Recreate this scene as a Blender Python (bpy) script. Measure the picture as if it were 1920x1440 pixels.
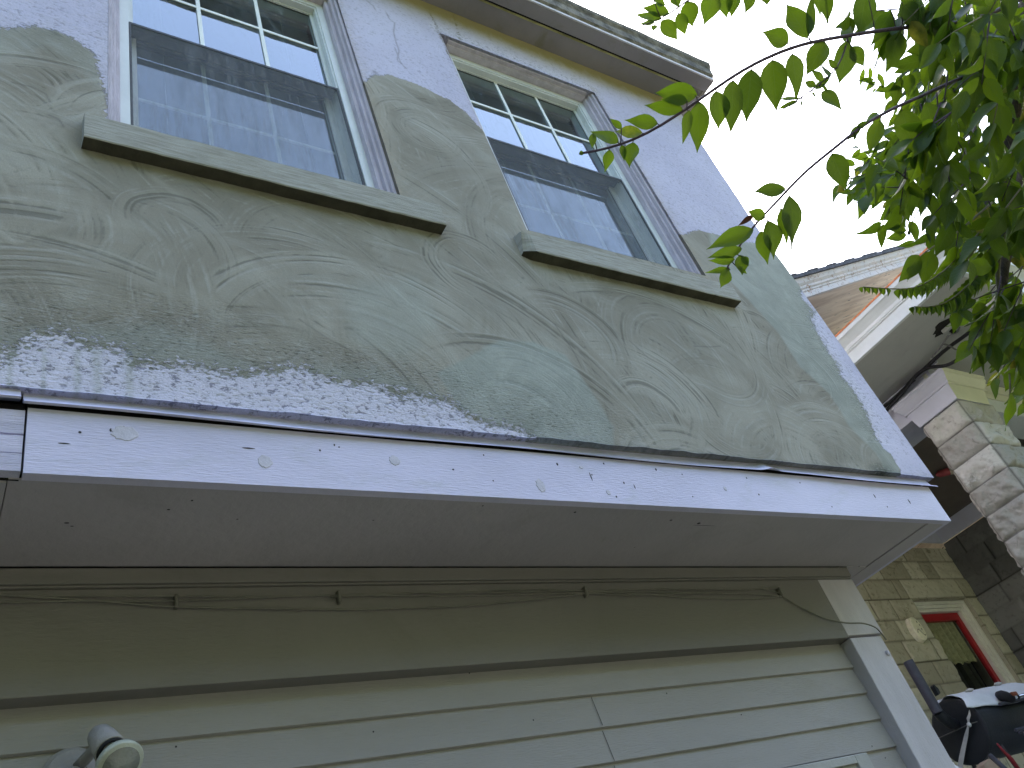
import bpy, math, random
import numpy as np
from mathutils import Vector, Matrix

# ------------------------------------------------------------------ camera, sky, sun, exposure
SC = bpy.context.scene
for o in list(bpy.data.objects): bpy.data.objects.remove(o, do_unlink=True)
COL = SC.collection
RT = np.array([[0.83443802, 0.11565328, 0.53882976],      # columns: camera right, down, forward
               [-0.4763614, 0.64300657, 0.59968522],
               [-0.27711552, -0.75707785, 0.59164189]])
FPX = 1593.09
EYE = np.array([0.0, 0.0, 1.6])
cam_d = bpy.data.cameras.new("camera"); cam = bpy.data.objects.new("camera", cam_d); COL.objects.link(cam)
M = Matrix(((RT[0, 0], -RT[0, 1], -RT[0, 2], EYE[0]), (RT[1, 0], -RT[1, 1], -RT[1, 2], EYE[1]),
            (RT[2, 0], -RT[2, 1], -RT[2, 2], EYE[2]), (0, 0, 0, 1)))
cam.matrix_world = M
cam_d.sensor_width = 36.0; cam_d.lens = 36.0 * FPX / 1920.0
cam_d.clip_start = 0.02; cam_d.clip_end = 3000
SC.camera = cam
SUN_EL, SUN_AZ = math.radians(52), math.radians(28)        # azimuth from +Y towards +X
w = bpy.data.worlds.new("World"); SC.world = w; w.use_nodes = True
nt = w.node_tree; bg = nt.nodes['Background']
sky = nt.nodes.new('ShaderNodeTexSky'); sky.sky_type = 'NISHITA'; sky.sun_disc = False
sky.sun_elevation = SUN_EL; sky.sun_rotation = SUN_AZ
sky.air_density = 1.0; sky.dust_density = 5.0; sky.ozone_density = 1.0
nt.links.new(sky.outputs[0], bg.inputs[0]); bg.inputs[1].default_value = 0.15
sd = bpy.data.lights.new("sun", 'SUN'); sun = bpy.data.objects.new("sun", sd); COL.objects.link(sun)
sd.energy = 2.2; sd.angle = math.radians(0.5); sd.color = (1.0, 0.94, 0.85)
sdir = Vector((math.sin(SUN_AZ) * math.cos(SUN_EL), math.cos(SUN_AZ) * math.cos(SUN_EL), math.sin(SUN_EL)))
sun.rotation_euler = sdir.to_track_quat('Z', 'Y').to_euler()
SC.view_settings.view_transform = 'Standard'; SC.view_settings.look = 'None'
SC.view_settings.gamma = 1.0; SC.view_settings.exposure = 2.82
SC.cycles.max_bounces = 8; SC.cycles.transparent_max_bounces = 16

rnd = random.Random(7)
NR = np.random.RandomState(11)

# ------------------------------------------------------------------ measuring helpers
def ray(px, py): return RT @ np.array([(px - 960) / FPX, (py - 720) / FPX, 1.0])
def on(px, py, ax, val):
    d = ray(px, py); t = (val - EYE[ax]) / d[ax]; return EYE + d * t
def at(px, py, D): return EYE + ray(px, py) * D

# ------------------------------------------------------------------ node helpers
class NT:
    def __init__(s, name):
        s.m = bpy.data.materials.new(name); s.m.use_nodes = True; s.t = s.m.node_tree
        s.b = s.t.nodes['Principled BSDF']; s.out = s.t.nodes['Material Output']
    def n(s, typ, **kw):
        nd = s.t.nodes.new(typ)
        for k, v in kw.items(): setattr(nd, k, v)
        return nd
    def l(s, a, b): s.t.links.new(a, b)
    def val(s, x):
        return x
    def setin(s, nd, i, v):
        if hasattr(v, 'links') or hasattr(v, 'is_output'): s.l(v, nd.inputs[i])
        else: nd.inputs[i].default_value = v
    def math(s, op, a, b=0.0, c=0.0, clamp=False):
        nd = s.n('ShaderNodeMath', operation=op, use_clamp=clamp)
        s.setin(nd, 0, a); s.setin(nd, 1, b); s.setin(nd, 2, c); return nd.outputs[0]
    def mix(s, f, a, b, blend='MIX'):
        nd = s.n('ShaderNodeMix', data_type='RGBA', blend_type=blend)
        s.setin(nd, 0, f)
        for i, v in ((6, a), (7, b)):
            if isinstance(v, tuple): nd.inputs[i].default_value = (v + (1,))[:4]
            else: s.l(v, nd.inputs[i])
        return nd.outputs[2]
    def coord(s, kind='Object', scale=None, rot=None):
        c = s.n('ShaderNodeTexCoord').outputs[kind]
        if scale is None and rot is None: return c
        mp = s.n('ShaderNodeMapping'); s.l(c, mp.inputs[0])
        if scale: mp.inputs['Scale'].default_value = scale
        if rot: mp.inputs['Rotation'].default_value = rot
        return mp.outputs[0]
    def noise(s, vec, scale=5, detail=4, rough=.55, dist=0.0):
        nd = s.n('ShaderNodeTexNoise'); s.l(vec, nd.inputs['Vector'])
        nd.inputs['Scale'].default_value = scale; nd.inputs['Detail'].default_value = detail
        nd.inputs['Roughness'].default_value = rough; nd.inputs['Distortion'].default_value = dist
        return nd.outputs['Fac']
    def ramp(s, f, stops):
        nd = s.n('ShaderNodeMapRange', interpolation_type='SMOOTHSTEP'); s.l(f, nd.inputs[0])
        nd.inputs[1].default_value = stops[0]; nd.inputs[2].default_value = stops[1]
        nd.inputs[3].default_value = stops[2] if len(stops) > 2 else 0; nd.inputs[4].default_value = stops[3] if len(stops) > 3 else 1
        return nd.outputs[0]
    def attr(s, name):
        return s.n('ShaderNodeAttribute', attribute_name=name).outputs['Fac']
    def bump(s, h, dist=.01, strength=1.0, prev=None):
        nd = s.n('ShaderNodeBump'); nd.inputs['Strength'].default_value = strength; nd.inputs['Distance'].default_value = dist
        s.l(h, nd.inputs['Height'])
        if prev is not None: s.l(prev, nd.inputs['Normal'])
        return nd.outputs[0]

def surf(name, col, rough=.6, var=.12, vscale=3.0, dirt=None, dirt_amt=.3, dscale=2.5, stretch=(1, 1, 1), bump=.0008, bscale=60, bstretch=None, metallic=0.0, spec=.3):
    """general weathered surface: base colour, soft variation, dirt patches, fine relief"""
    m = NT(name)
    v = m.coord('Object', stretch); a = m.noise(v, vscale, 6, .6)
    dk = tuple(c * (1 - var * 1.6) for c in col); lt = tuple(min(1, c * (1 + var)) for c in col)
    c = m.mix(m.ramp(a, (.3, .7)), dk, lt)
    if dirt:
        d = m.noise(m.coord('Object', stretch), dscale, 8, .68, .6)
        c = m.mix(m.ramp(d, (.5, .75, 0, dirt_amt)), c, dirt)
    m.l(c, m.b.inputs['Base Color'])
    m.b.inputs['Roughness'].default_value = rough; m.b.inputs['Metallic'].default_value = metallic
    m.b.inputs['Specular IOR Level'].default_value = spec
    if bump:
        vb = m.coord('Object', bstretch or stretch)
        h = m.noise(vb, bscale, 5, .6); m.l(m.bump(h, bump * 6, .6), m.b.inputs['Normal'])
    return m.m

LAV = (.575, .55, .70)
MT = {}
MT['lav_paint'] = surf('lavender_paint', LAV, .45, .06, 1.6, (.40, .41, .42), .45, 4.2, (1, 1, 2.2), .0006, 24, (1.2, 1, 9), spec=.4)
MT['lav_old'] = surf('old_lavender_paint', (.60, .575, .72), .6, .10, 6, (.40, .39, .38), .5, 9, (1, 1, 6), .0015, 25, (1, 1, 14))
MT['grey_soffit'] = surf('soffit_paint', (.46, .425, .455), .6, .10, .8, (.30, .275, .275), .5, 2.6, (1, 1, 1), .0006, 40)
MT['eave_paint'] = surf('eave_paint', (.245, .23, .245), .6, .10, 1.5, (.17, .16, .10), .7, 5, (1, 1, 1), .0008, 40)
MT['gutter'] = surf('weathered_roof_edge', (.20, .185, .15), .75, .35, 14, (.06, .055, .04), .8, 7, (1, 2, 1), .002, 60, (1, 1, 1))
MT['drip_white'] = surf('pale_drip_edge', (.62, .6, .6), .5, .1, 5)
MT['mildew'] = surf('mildewed_trim', (.34, .32, .14), .8, .2, 8)
MT['black_gap'] = surf('dark_gap', (.012, .011, .010), .9, .1, 4)
MT['flashing'] = surf('painted_flashing', (.50, .49, .62), .45, .12, 4, (.30, .33, .24), .6, 5, (1, 1, 2), .0012, 30)
MT['putty'] = surf('cream_putty', (.53, .51, .58), .7, .05, 20)
MT['nail'] = surf('nail_hole', (.035, .03, .035), .7, .1, 20)
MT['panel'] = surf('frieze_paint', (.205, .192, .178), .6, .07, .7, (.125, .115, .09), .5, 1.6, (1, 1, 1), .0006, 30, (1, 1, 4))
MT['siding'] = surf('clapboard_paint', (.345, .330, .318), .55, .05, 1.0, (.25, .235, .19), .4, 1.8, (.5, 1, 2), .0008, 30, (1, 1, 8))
MT['post'] = surf('post_paint', (.50, .475, .51), .5, .06, 4, (.36, .33, .33), .35, 6, (2, 2, .6), .001, 40, (4, 4, 1))
MT['vinyl'] = surf('white_vinyl', (.64, .68, .67), .35, .04, 6, (.45, .47, .40), .3, 8, (1, 1, 1), .0002, 30, spec=.5)
MT['casing'] = surf('faded_casing_paint', (.54, .50, .56), .55, .10, 12, (.42, .37, .36), .35, 10, (2, 2, .5), .0012, 60, (5, 5, .6))
MT['screen_frame'] = surf('screen_frame', (.05, .055, .055), .5, .1, 5)
MT['meeting_rail'] = surf('shaded_meeting_rail', (.075, .08, .085), .4, .2, 8, (.3, .3, .3), .3, 14)  # shade on the meeting rails painted in as dark grey
MT['muntin'] = surf('white_grille', (.82, .86, .84), .5, .02, 5, bump=0)
MT['blind'] = surf('blind_slat', (.38, .48, .53), .6, .03, 5, bump=0)
MT['room'] = surf('dim_room', (.10, .10, .10), .9, .1, 1, bump=0)

def glass_mat(name, tint=(.90, .94, .95), ior=1.6, dust=.03, coat=.19):
    m = NT(name); m.t.nodes.remove(m.b)
    tr = m.n('ShaderNodeBsdfTransparent'); tr.inputs[0].default_value = tint + (1,)
    gl = m.n('ShaderNodeBsdfGlossy'); gl.inputs[0].default_value = (.84, .94, 1, 1); gl.inputs['Roughness'].default_value = .015
    h = m.noise(m.coord('Object'), 3.2, 2, .5); m.l(m.bump(h, .002, .25), gl.inputs['Normal'])
    fr = m.n('ShaderNodeFresnel'); fr.inputs[0].default_value = ior
    mx = m.n('ShaderNodeMixShader'); m.l(m.math('ADD', m.math('MULTIPLY', fr.outputs[0], .8), coat, clamp=True), mx.inputs[0]); m.l(tr.outputs[0], mx.inputs[1]); m.l(gl.outputs[0], mx.inputs[2])
    df = m.n('ShaderNodeBsdfDiffuse'); df.inputs[0].default_value = (.48, .60, .68, 1)
    d = m.noise(m.coord('Object', (1, 1, .35)), 14, 8, .7, .8); d2 = m.noise(m.coord('Object', (60, 1, 3)), 1, 4, .6)
    f = m.math('MULTIPLY', m.ramp(d, (.42, .75)), m.ramp(d2, (.3, .8, .3, 1)))
    mx2 = m.n('ShaderNodeMixShader'); m.l(m.math('MULTIPLY', f, dust), mx2.inputs[0]); m.l(mx.outputs[0], mx2.inputs[1]); m.l(df.outputs[0], mx2.inputs[2])
    m.l(mx2.outputs[0], m.out.inputs[0]); return m.m
MT['glass'] = glass_mat('window_glass', dust=.22)
MT['glass_dark'] = glass_mat('neighbour_glass', tint=(.85, .86, .8), ior=1.45, dust=.02, coat=0.0)

def screen_mat():
    m = NT('insect_screen'); m.t.nodes.remove(m.b)
    tr = m.n('ShaderNodeBsdfTransparent'); df = m.n('ShaderNodeBsdfDiffuse'); df.inputs[0].default_value = (.26, .28, .31, 1)
    v = m.coord('Object'); br = m.n('ShaderNodeTexWave', wave_type='BANDS', bands_direction='X'); m.l(v, br.inputs[0]); br.inputs['Scale'].default_value = 110
    bz = m.n('ShaderNodeTexWave', wave_type='BANDS', bands_direction='Z'); m.l(v, bz.inputs[0]); bz.inputs['Scale'].default_value = 110
    g = m.math('MAXIMUM', br.outputs['Fac'], bz.outputs['Fac'])
    d = m.noise(m.coord('Object', (40, 1, 4)), 1, 5, .65); d3 = m.noise(v, 3.5, 4, .6)
    f = m.math('ADD', m.math('MULTIPLY', m.ramp(g, (.5, 1)), .16), m.math('ADD', m.math('MULTIPLY', m.math('MULTIPLY', m.ramp(d, (.4, .8)), m.ramp(d3, (.35, .7))), .30), .10))
    mx = m.n('ShaderNodeMixShader'); m.l(f, mx.inputs[0]); m.l(tr.outputs[0], mx.inputs[1]); m.l(df.outputs[0], mx.inputs[2])
    m.l(mx.outputs[0], m.out.inputs[0]); return m.m
MT['screen'] = screen_mat()

# ------------------------------------------------------------------ mesh helpers
class MB:
    def __init__(s): s.v = []; s.f = []; s.mi = []; s.mats = []
    def mat(s, m):
        if m not in s.mats: s.mats.append(m)
        return s.mats.index(m)
    def face(s, pts, m=None):
        i = len(s.v); s.v += [tuple(map(float, p)) for p in pts]; s.f.append(tuple(range(i, i + len(pts)))); s.mi.append(s.mat(m) if m else 0)
    def mesh(s, vs, fs, m=None):
        i = len(s.v); s.v += [tuple(map(float, p)) for p in vs]; k = s.mat(m) if m else 0
        for f in fs: s.f.append(tuple(a + i for a in f)); s.mi.append(k)
    def box(s, x0, x1, y0, y1, z0, z1, m=None):
        vs = [(x, y, z) for z in (z0, z1) for y in (y0, y1) for x in (x0, x1)]
        s.mesh(vs, [(0, 2, 3, 1), (4, 5, 7, 6), (0, 1, 5, 4), (1, 3, 7, 5), (3, 2, 6, 7), (2, 0, 4, 6)], m)
    def prism_x(s, prof, x0, x1, m=None, n=1, wob=None):
        """profile of (y,z) extruded along x"""
        k = len(prof); vs = []; fs = []
        for i in range(n + 1):
            x = x0 + (x1 - x0) * i / n
            for j, (y, z) in enumerate(prof):
                dy, dz = wob(x, j) if wob else (0, 0)
                vs.append((x, y + dy, z + dz))
        for i in range(n):
            for j in range(k):
                a = i * k + j; b = i * k + (j + 1) % k; fs.append((a, a + k, b + k, b))
        fs.append(tuple(range(k))); fs.append(tuple(range(n * k + k - 1, n * k - 1, -1)))
        s.mesh(vs, fs, m)
    def prism(s, prof, origin, U, V, W, L, m=None):
        """profile (u,v) in axes U,V at origin extruded by W*L"""
        O = np.array(origin, float); U = np.array(U, float); V = np.array(V, float); W = np.array(W, float); k = len(prof)
        vs = [O + U * a + V * b for a, b in prof] + [O + U * a + V * b + W * L for a, b in prof]
        fs = [(j, (j + 1) % k, (j + 1) % k + k, j + k) for j in range(k)] + [tuple(range(k - 1, -1, -1)), tuple(range(k, 2 * k))]
        s.mesh(vs, fs, m)
    def tube(s, pts, r, m=None, n=8, cap=True):
        P = [np.array(p, float) for p in pts]; rs = r if isinstance(r, (list, tuple)) else [r] * len(P)
        vs = []; fs = []; up = np.array([0.013, .021, 1.0])
        for i, p in enumerate(P):
            t = P[min(i + 1, len(P) - 1)] - P[max(i - 1, 0)]; t /= np.linalg.norm(t) + 1e-9
            a = np.cross(t, up)
            if np.linalg.norm(a) < .05: a = np.cross(t, np.array([1.0, 0, 0]))
            a /= np.linalg.norm(a); b = np.cross(t, a)
            for k in range(n):
                q = 2 * math.pi * k / n; vs.append(p + rs[i] * (a * math.cos(q) + b * math.sin(q)))
        for i in range(len(P) - 1):
            for k in range(n): fs.append((i * n + k, i * n + (k + 1) % n, (i + 1) * n + (k + 1) % n, (i + 1) * n + k))
        if cap: fs.append(tuple(range(n - 1, -1, -1))); fs.append(tuple(range((len(P) - 1) * n, len(P) * n)))
        s.mesh(vs, fs, m)
    def lathe(s, prof, origin, axis, m=None, n=28):
        """profile (distance along axis, radius)"""
        A = np.array(axis, float); A /= np.linalg.norm(A); a = np.cross(A, [0.1, .2, 1.0]); a /= np.linalg.norm(a); b = np.cross(A, a)
        O = np.array(origin, float); vs = []; fs = []
        for h, r in prof:
            for k in range(n):
                q = 2 * math.pi * k / n; vs.append(O + A * h + r * (a * math.cos(q) + b * math.sin(q)))
        for i in range(len(prof) - 1):
            for k in range(n): fs.append((i * n + k, i * n + (k + 1) % n, (i + 1) * n + (k + 1) % n, (i + 1) * n + k))
        fs.append(tuple(range(n))); fs.append(tuple(range((len(prof) - 1) * n, len(prof) * n)))
        s.mesh(vs, fs, m)
    def build(s, name, parent=None, mats=None, smooth=False, bevel=0.0):
        me = bpy.data.meshes.new(name); me.from_pydata(s.v, [], s.f)
        for m in (mats or s.mats): me.materials.append(m)
        if not mats: me.polygons.foreach_set('material_index', s.mi)
        if smooth: me.polygons.foreach_set('use_smooth', [True] * len(me.polygons))
        me.validate(); me.update()
        o = bpy.data.objects.new(name, me); COL.objects.link(o)
        if parent is not None:
            o.parent = parent; o.matrix_parent_inverse = parent.matrix_world.inverted() if parent.type == 'EMPTY' else Matrix()
        if bevel:
            b = o.modifiers.new('bevel', 'BEVEL'); b.width = bevel; b.segments = 2; b.limit_method = 'ANGLE'; b.angle_limit = math.radians(40)
        return o

def thing(name, label, cat, loc=(0, 0, 0), group=None):
    o = bpy.data.objects.new(name, None); COL.objects.link(o); o.location = loc; o.empty_display_size = .2
    o['label'] = label; o['category'] = cat
    if group: o['group'] = group
    bpy.context.view_layer.update(); return o
def tag(o, label, cat, group=None):
    o['label'] = label; o['category'] = cat
    if group: o['group'] = group
    return o
def fix(o, parent):
    bpy.context.view_layer.update(); o.matrix_parent_inverse = parent.matrix_world.inverted()
def structure(o, kind='structure'): o['kind'] = kind; return o

# ------------------------------------------------------------------ numpy noise
def vnoise(x, y, seed=0):
    x = np.asarray(x, float); y = np.asarray(y, float)
    xi = np.floor(x).astype(np.int64); yi = np.floor(y).astype(np.int64); xf = x - xi; yf = y - yi
    def h(a, b):
        n = (a * 374761393 + b * 668265263 + seed * 1442695041) & 0x7fffffff
        n = ((n ^ (n >> 13)) * 1274126177) & 0x7fffffff
        return ((n ^ (n >> 16)) & 0xffff) / 65535.0
    u = xf * xf * (3 - 2 * xf); v = yf * yf * (3 - 2 * yf)
    return (h(xi, yi) * (1 - u) + h(xi + 1, yi) * u) * (1 - v) + (h(xi, yi + 1) * (1 - u) + h(xi + 1, yi + 1) * u) * v
def fbm(x, y, seed=0, oct=4, g=.5):
    s = 0; a = 1; t = 0
    for i in range(oct): s = s + a * vnoise(x * 2 ** i + 17.3 * i, y * 2 ** i + 9.1 * i, seed + i); t += a; a *= g
    return s / t
def inpoly(X, Z, P):
    r = np.zeros(X.shape, bool); n = len(P)
    for i in range(n):
        x1, z1 = P[i]; x2, z2 = P[(i + 1) % n]
        c = ((z1 > Z) != (z2 > Z)); xx = (x2 - x1) * (Z - z1) / ((z2 - z1) if z2 != z1 else 1e-9) + x1
        r ^= c & (X < xx)
    return r
def distpoly(X, Z, P, closed=False):
    d = np.full(X.shape, 1e9); n = len(P)
    for i in range(n if closed else n - 1):
        x1, z1 = P[i]; x2, z2 = P[(i + 1) % n]; dx, dz = x2 - x1, z2 - z1
        t = np.clip(((X - x1) * dx + (Z - z1) * dz) / (dx * dx + dz * dz + 1e-12), 0, 1)
        d = np.minimum(d, np.hypot(X - x1 - t * dx, Z - z1 - t * dz))
    return d
def W(*pts): return [tuple(on(px, py, 1, 1.70)[[0, 2]]) for px, py in pts]

# ================================================================== THE HOUSE
house = thing('house', 'lavender stucco house with grey trowelled patching, two upstairs windows and clapboards below', 'house', (1.8, 2.1, 0))
YF = 1.70
OPEN = [(.287, 1.318), (1.905, 2.962)]; OZ = (4.19, 5.81)
ZB, ZT = 3.052, 6.150

def stucco_material():
    m = NT('patched_stucco'); obj = m.coord('Object')
    mask = m.attr('mask'); tone = m.attr('tone'); rough = m.attr('rough')
    stain = m.attr('stain'); jamb = m.attr('jamb'); film = m.attr('film'); damp = m.attr('damp'); smooth = m.attr('smooth')
    # ragged edge of the skim coat
    n1 = m.noise(obj, 70, 5, .65); n2 = m.noise(m.coord('Object', (1, 1, 2.0)), 52, 6, .74, .5)
    e = m.math('ADD', mask, m.math('MULTIPLY', m.math('SUBTRACT', n1, .5), .055))
    e = m.math('ADD', e, m.math('MULTIPLY', m.math('MULTIPLY', m.math('SUBTRACT', n2, .5), rough), .30))
    patch = m.ramp(e, (-.002, .004))
    comb = m.attr('comb'); comb2 = m.attr('comb2')            # trowel combing, fine and coarse
    big = m.noise(obj, 1.7, 5, .6, .5); mid = m.noise(obj, 7, 5, .6, .8); gr = m.noise(obj, 240, 2, .5); fg = m.noise(obj, 38, 4, .6, .5)
    # patch colours
    t = m.math('ADD', m.math('MULTIPLY', tone, .62), m.math('MULTIPLY', big, .38))
    c = m.mix(m.ramp(t, (.36, .64)), (.238, .221, .174), (.356, .341, .284))
    c = m.mix(m.math('MULTIPLY', m.ramp(comb2, (.54, .80)), .14), c, (.40, .40, .36))
    c = m.mix(m.math('MULTIPLY', m.ramp(comb2, (.46, .20)), .16), c, (.13, .126, .10))
    c = m.mix(m.math('MULTIPLY', m.ramp(comb, (.515, .68)), .36), c, (.42, .42, .385))
    c = m.mix(m.math('MULTIPLY', m.ramp(comb, (.475, .29)), .46), c, (.055, .054, .042))
    c = m.mix(m.math('MULTIPLY', m.ramp(mid, (.45, .75)), .22), c, (.33, .34, .30))
    c = m.mix(m.math('MULTIPLY', film, .72), c, m.mix(m.ramp(mid, (.35, .7)), (.285, .32, .285), (.385, .415, .375)))
    dash = m.noise(m.coord('Object', (1, 1, 3.0)), 46, 5, .66, .3)
    c = m.mix(m.math('MULTIPLY', m.ramp(dash, (.57, .65)), m.math('MULTIPLY', rough, .85)), c, (.085, .09, .07))
    c = m.mix(m.math('MULTIPLY', m.ramp(dash, (.44, .36)), m.math('MULTIPLY', rough, .5)), c, (.46, .48, .45))
    c = m.mix(m.math('MULTIPLY', m.ramp(gr, (.35, .65)), .16), c, (.16, .155, .135))
    c = m.mix(m.math('MULTIPLY', m.ramp(fg, (.60, .72)), .22), c, (.18, .175, .145))
    # old lavender stucco
    lv = m.mix(m.ramp(big, (.3, .7)), (.51, .495, .62), (.59, .575, .70))
    lv = m.mix(m.math('MULTIPLY', m.ramp(mid, (.5, .8)), .25), lv, (.44, .42, .50))
    lv = m.mix(m.math('MULTIPLY', rough, .5), lv, (.70, .685, .76))
    peb = m.noise(m.coord('Object', (1, 1, 1.5)), 46, 5, .7, .4)
    lv = m.mix(m.math('MULTIPLY', m.ramp(peb, (.54, .62)), m.math('ADD', .40, m.math('MULTIPLY', rough, .5))), lv, (.22, .215, .27))
    lv = m.mix(m.math('MULTIPLY', m.ramp(dash, (.56, .63)), m.math('MULTIPLY', rough, .55)), lv, (.20, .205, .18))
    col = m.mix(patch, lv, c)
    col = m.mix(m.math('MULTIPLY', m.attr('drip'), .55), col, (.33, .36, .29)); col = m.mix(m.math('MULTIPLY', m.attr('crack'), .42, clamp=True), col, (.07, .065, .06))
    # mildew under the eave, beige wash at the jambs, damp at the corner
    sn = m.math('MULTIPLY', stain, m.math('ADD', .55, m.noise(m.coord('Object', (1, 1, .5)), 16, 4, .6)), clamp=True)
    col = m.mix(m.math('MULTIPLY', sn, .9), col, (.36, .30, .115))
    col = m.mix(m.math('MULTIPLY', jamb, m.ramp(n2, (.3, .75)), clamp=True), col, (.36, .30, .22))
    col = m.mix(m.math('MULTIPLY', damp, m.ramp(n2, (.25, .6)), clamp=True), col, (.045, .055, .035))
    m.l(col, m.b.inputs['Base Color']); m.b.inputs['Roughness'].default_value = .88; m.b.inputs['Specular IOR Level'].default_value = .2
    # relief
    hb = m.math('ADD', m.math('MULTIPLY', comb, 1.5), m.math('ADD', m.math('MULTIPLY', comb2, .25), m.math('MULTIPLY', gr, .25)))
    hb = m.math('ADD', hb, m.math('MULTIPLY', m.math('MULTIPLY', dash, rough), -5.0)); hb = m.math('ADD', hb, m.math('MULTIPLY', fg, .5))
    hl = m.math('ADD', m.math('MULTIPLY', peb, -3.6), m.math('MULTIPLY', m.noise(obj, 24, 4, .6), 2.2))
    hl = m.math('MULTIPLY', hl, m.math('SUBTRACT', 1.0, m.math('MULTIPLY', smooth, .75)))
    hl = m.math('ADD', hl, m.math('MULTIPLY', m.math('MULTIPLY', dash, rough), -3.0))
    h = m.n('ShaderNodeMix', data_type='FLOAT'); m.l(patch, h.inputs[0]); m.l(hl, h.inputs[2]); m.l(m.math('ADD', hb, 1.0), h.inputs[3])
    m.l(m.bump(h.outputs[0], .0022, .9), m.b.inputs['Normal'])
    return m.m
MT['stucco'] = stucco_material()

def build_stucco():
    def axis(fixed, a, b, step, cuts):
        ks = sorted([a, b] + [c for c in cuts if a < c < b]); out = []
        for p, q in zip(ks, ks[1:]):
            n = max(1, int(round((q - p) / step))); out += list(np.linspace(p, q, n, endpoint=False))
        return out + [b]
    xs = np.array(axis(0, -3.0, -.12, .06, [])[:-1] + axis(0, -.12, 3.775, .0042, [c for o in OPEN for c in o]))
    zs = np.array(axis(0, ZB, 5.3, .0042, OZ)[:-1] + axis(0, 5.3, ZT, .0085, OZ))
    X, Z = np.meshgrid(xs, zs, indexing='ij')
    # right end of the wall is not quite plumb
    ez = np.array([3.04, 3.35, 3.9, 4.48, 4.57, 4.97, 5.645, 6.2]); ex = np.array([3.785, 3.779, 3.774, 3.753, 3.746, 3.751, 3.777, 3.785])
    XE = np.interp(Z, ez, ex) + .004 * (fbm(Z * 9, Z * 0, 5) - .5) * 2
    X = np.where(X > 3.1, 3.1 + (X - 3.1) * (XE - 3.1) / (3.775 - 3.1), X)
    # lavender that was left uncovered
    lavs = []
    lavs.append((W((-900, 60), (0, 52), (60, 50), (110, 60), (150, 80), (178, 102), (190, 135), (200, 185), (204, 214)), (('r', .30), ('t',))))
    L1 = W((-60, 48), (0, 54), (60, 50), (110, 60), (150, 80), (178, 102), (190, 135), (200, 185), (204, 225)); L1 = [(-3.1, L1[0][1])] + L1
    P1 = L1 + [(.33, 4.2), (.33, 6.3), (-3.1, 6.3)]
    L2 = W((684, 152), (700, 139), (730, 140), (770, 153), (812, 172), (848, 190), (878, 215), (905, 245))
    P2 = [(L2[0][0] - .1, L2[0][1])] + L2 + [(2.1, 6.3), (.3, 6.3), (.3, 5.5), (L2[0][0] - .1, 5.5)]
    L3 = W((1280, 440), (1310, 431), (1345, 440), (1375, 452), (1410, 455), (1450, 450), (1500, 450))
    P3 = [(2.9, L3[0][1])] + L3 + [(4.1, L3[-1][1]), (4.1, 6.3), (1.9, 6.3), (1.9, 5.5), (2.9, 5.5)]
    L4 = W((1505, 560), (1525, 583), (1521, 604), (1538, 633), (1552, 658), (1569, 681), (1575, 702), (1598, 729), (1617, 760), (1632, 792), (1640, 815), (1655, 841), (1670, 852), (1680, 869), (1686, 879), (1689, 895), (1690, 910))
    P4 = L4 + [(4.2, 2.9), (4.2, 5.0)]
    L5 = W((0, 675), (18, 660), (73, 635), (120, 627), (171, 649), (233, 657), (248, 682), (328, 684), (401, 693), (456, 704), (565, 693), (601, 708), (706, 724), (774, 746), (842, 751), (887, 787), (977, 805), (1000, 822), (1010, 840))
    P5 = [(-3.1, L5[0][1] + .05)] + L5 + [(L5[-1][0], 2.9), (-3.1, 2.9)]
    sd = np.full(X.shape, 1e9); inside = np.zeros(X.shape, bool)
    for P in (P1, P2, P3, P4, P5):
        inside |= inpoly(X, Z, P); sd = np.minimum(sd, distpoly(X, Z, P, True))
    mask = np.where(inside, -1, 1) * np.clip(sd, 0, .3)
    mask = mask + .012 * (fbm(X * 14, Z * 14, 3) - .5) * 2
    near5 = distpoly(X, Z, L5); near4 = distpoly(X, Z, L4)
    low = np.clip((3.36 - Z) / .22, 0, 1) * np.clip((2.3 - X) / .6, 0, 1)
    spot = np.zeros(X.shape)
    for px, py, r, a in ((340, 610, .09, .9), (420, 600, .07, .5), (650, 690, .10, .55), (760, 700, .09, .4), (1340, 640, .0, 0), (1090, 800, .1, .25), (60, 560, .12, .3), (560, 720, .1, .6)):
        if r == 0: continue
        c = on(px, py, 1, YF); spot = np.maximum(spot, a * np.exp(-(((X - c[0]) / 1.8) ** 2 + (Z - c[2]) ** 2) / r ** 2))
    rough = np.clip(np.exp(-(near5 / .10) ** 2) * 1.0 + low * .55 + spot, 0, 1)
    rough = np.maximum(rough, .75 * np.clip(1.3 - near4 / .09, 0, 1) * (Z > 3.22))
    rough = np.maximum(rough, .30 * np.exp(-(distpoly(X, Z, L1[1:]) / .12) ** 2))
    rough = np.maximum(rough, .8 * np.exp(-(((Z - 5.86) / .05) ** 2)) * ((X > 1.85) & (X < 3.0)))
    # trowel strokes
    TONE = fbm(X * 1.5, Z * 1.5, 21) * .5 + .25; COMB = .5 + .5 * (fbm(X * 130 + 6 * fbm(X * 5, Z * 5, 41), Z * 55, 40, 2) - .5); COMB2 = np.full(X.shape, .5)
    r = random.Random(5); strokes = []
    for k in range(700):
        cx, cz = r.uniform(-.7, 3.9), r.uniform(2.7, 5.6); R = r.choice((.14, .22, .30, .42, .55, .75, .95)) * r.uniform(.8, 1.2)
        wd = min(r.uniform(.10, .30), R * .98); a0 = math.radians(r.gauss(5, 38)); da = math.radians(r.uniform(80, 180)) * (.55 if R > .5 else 1)
        strokes.append((cx, cz, R, wd, a0, a0 + da, r.random(), r.random()))
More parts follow.
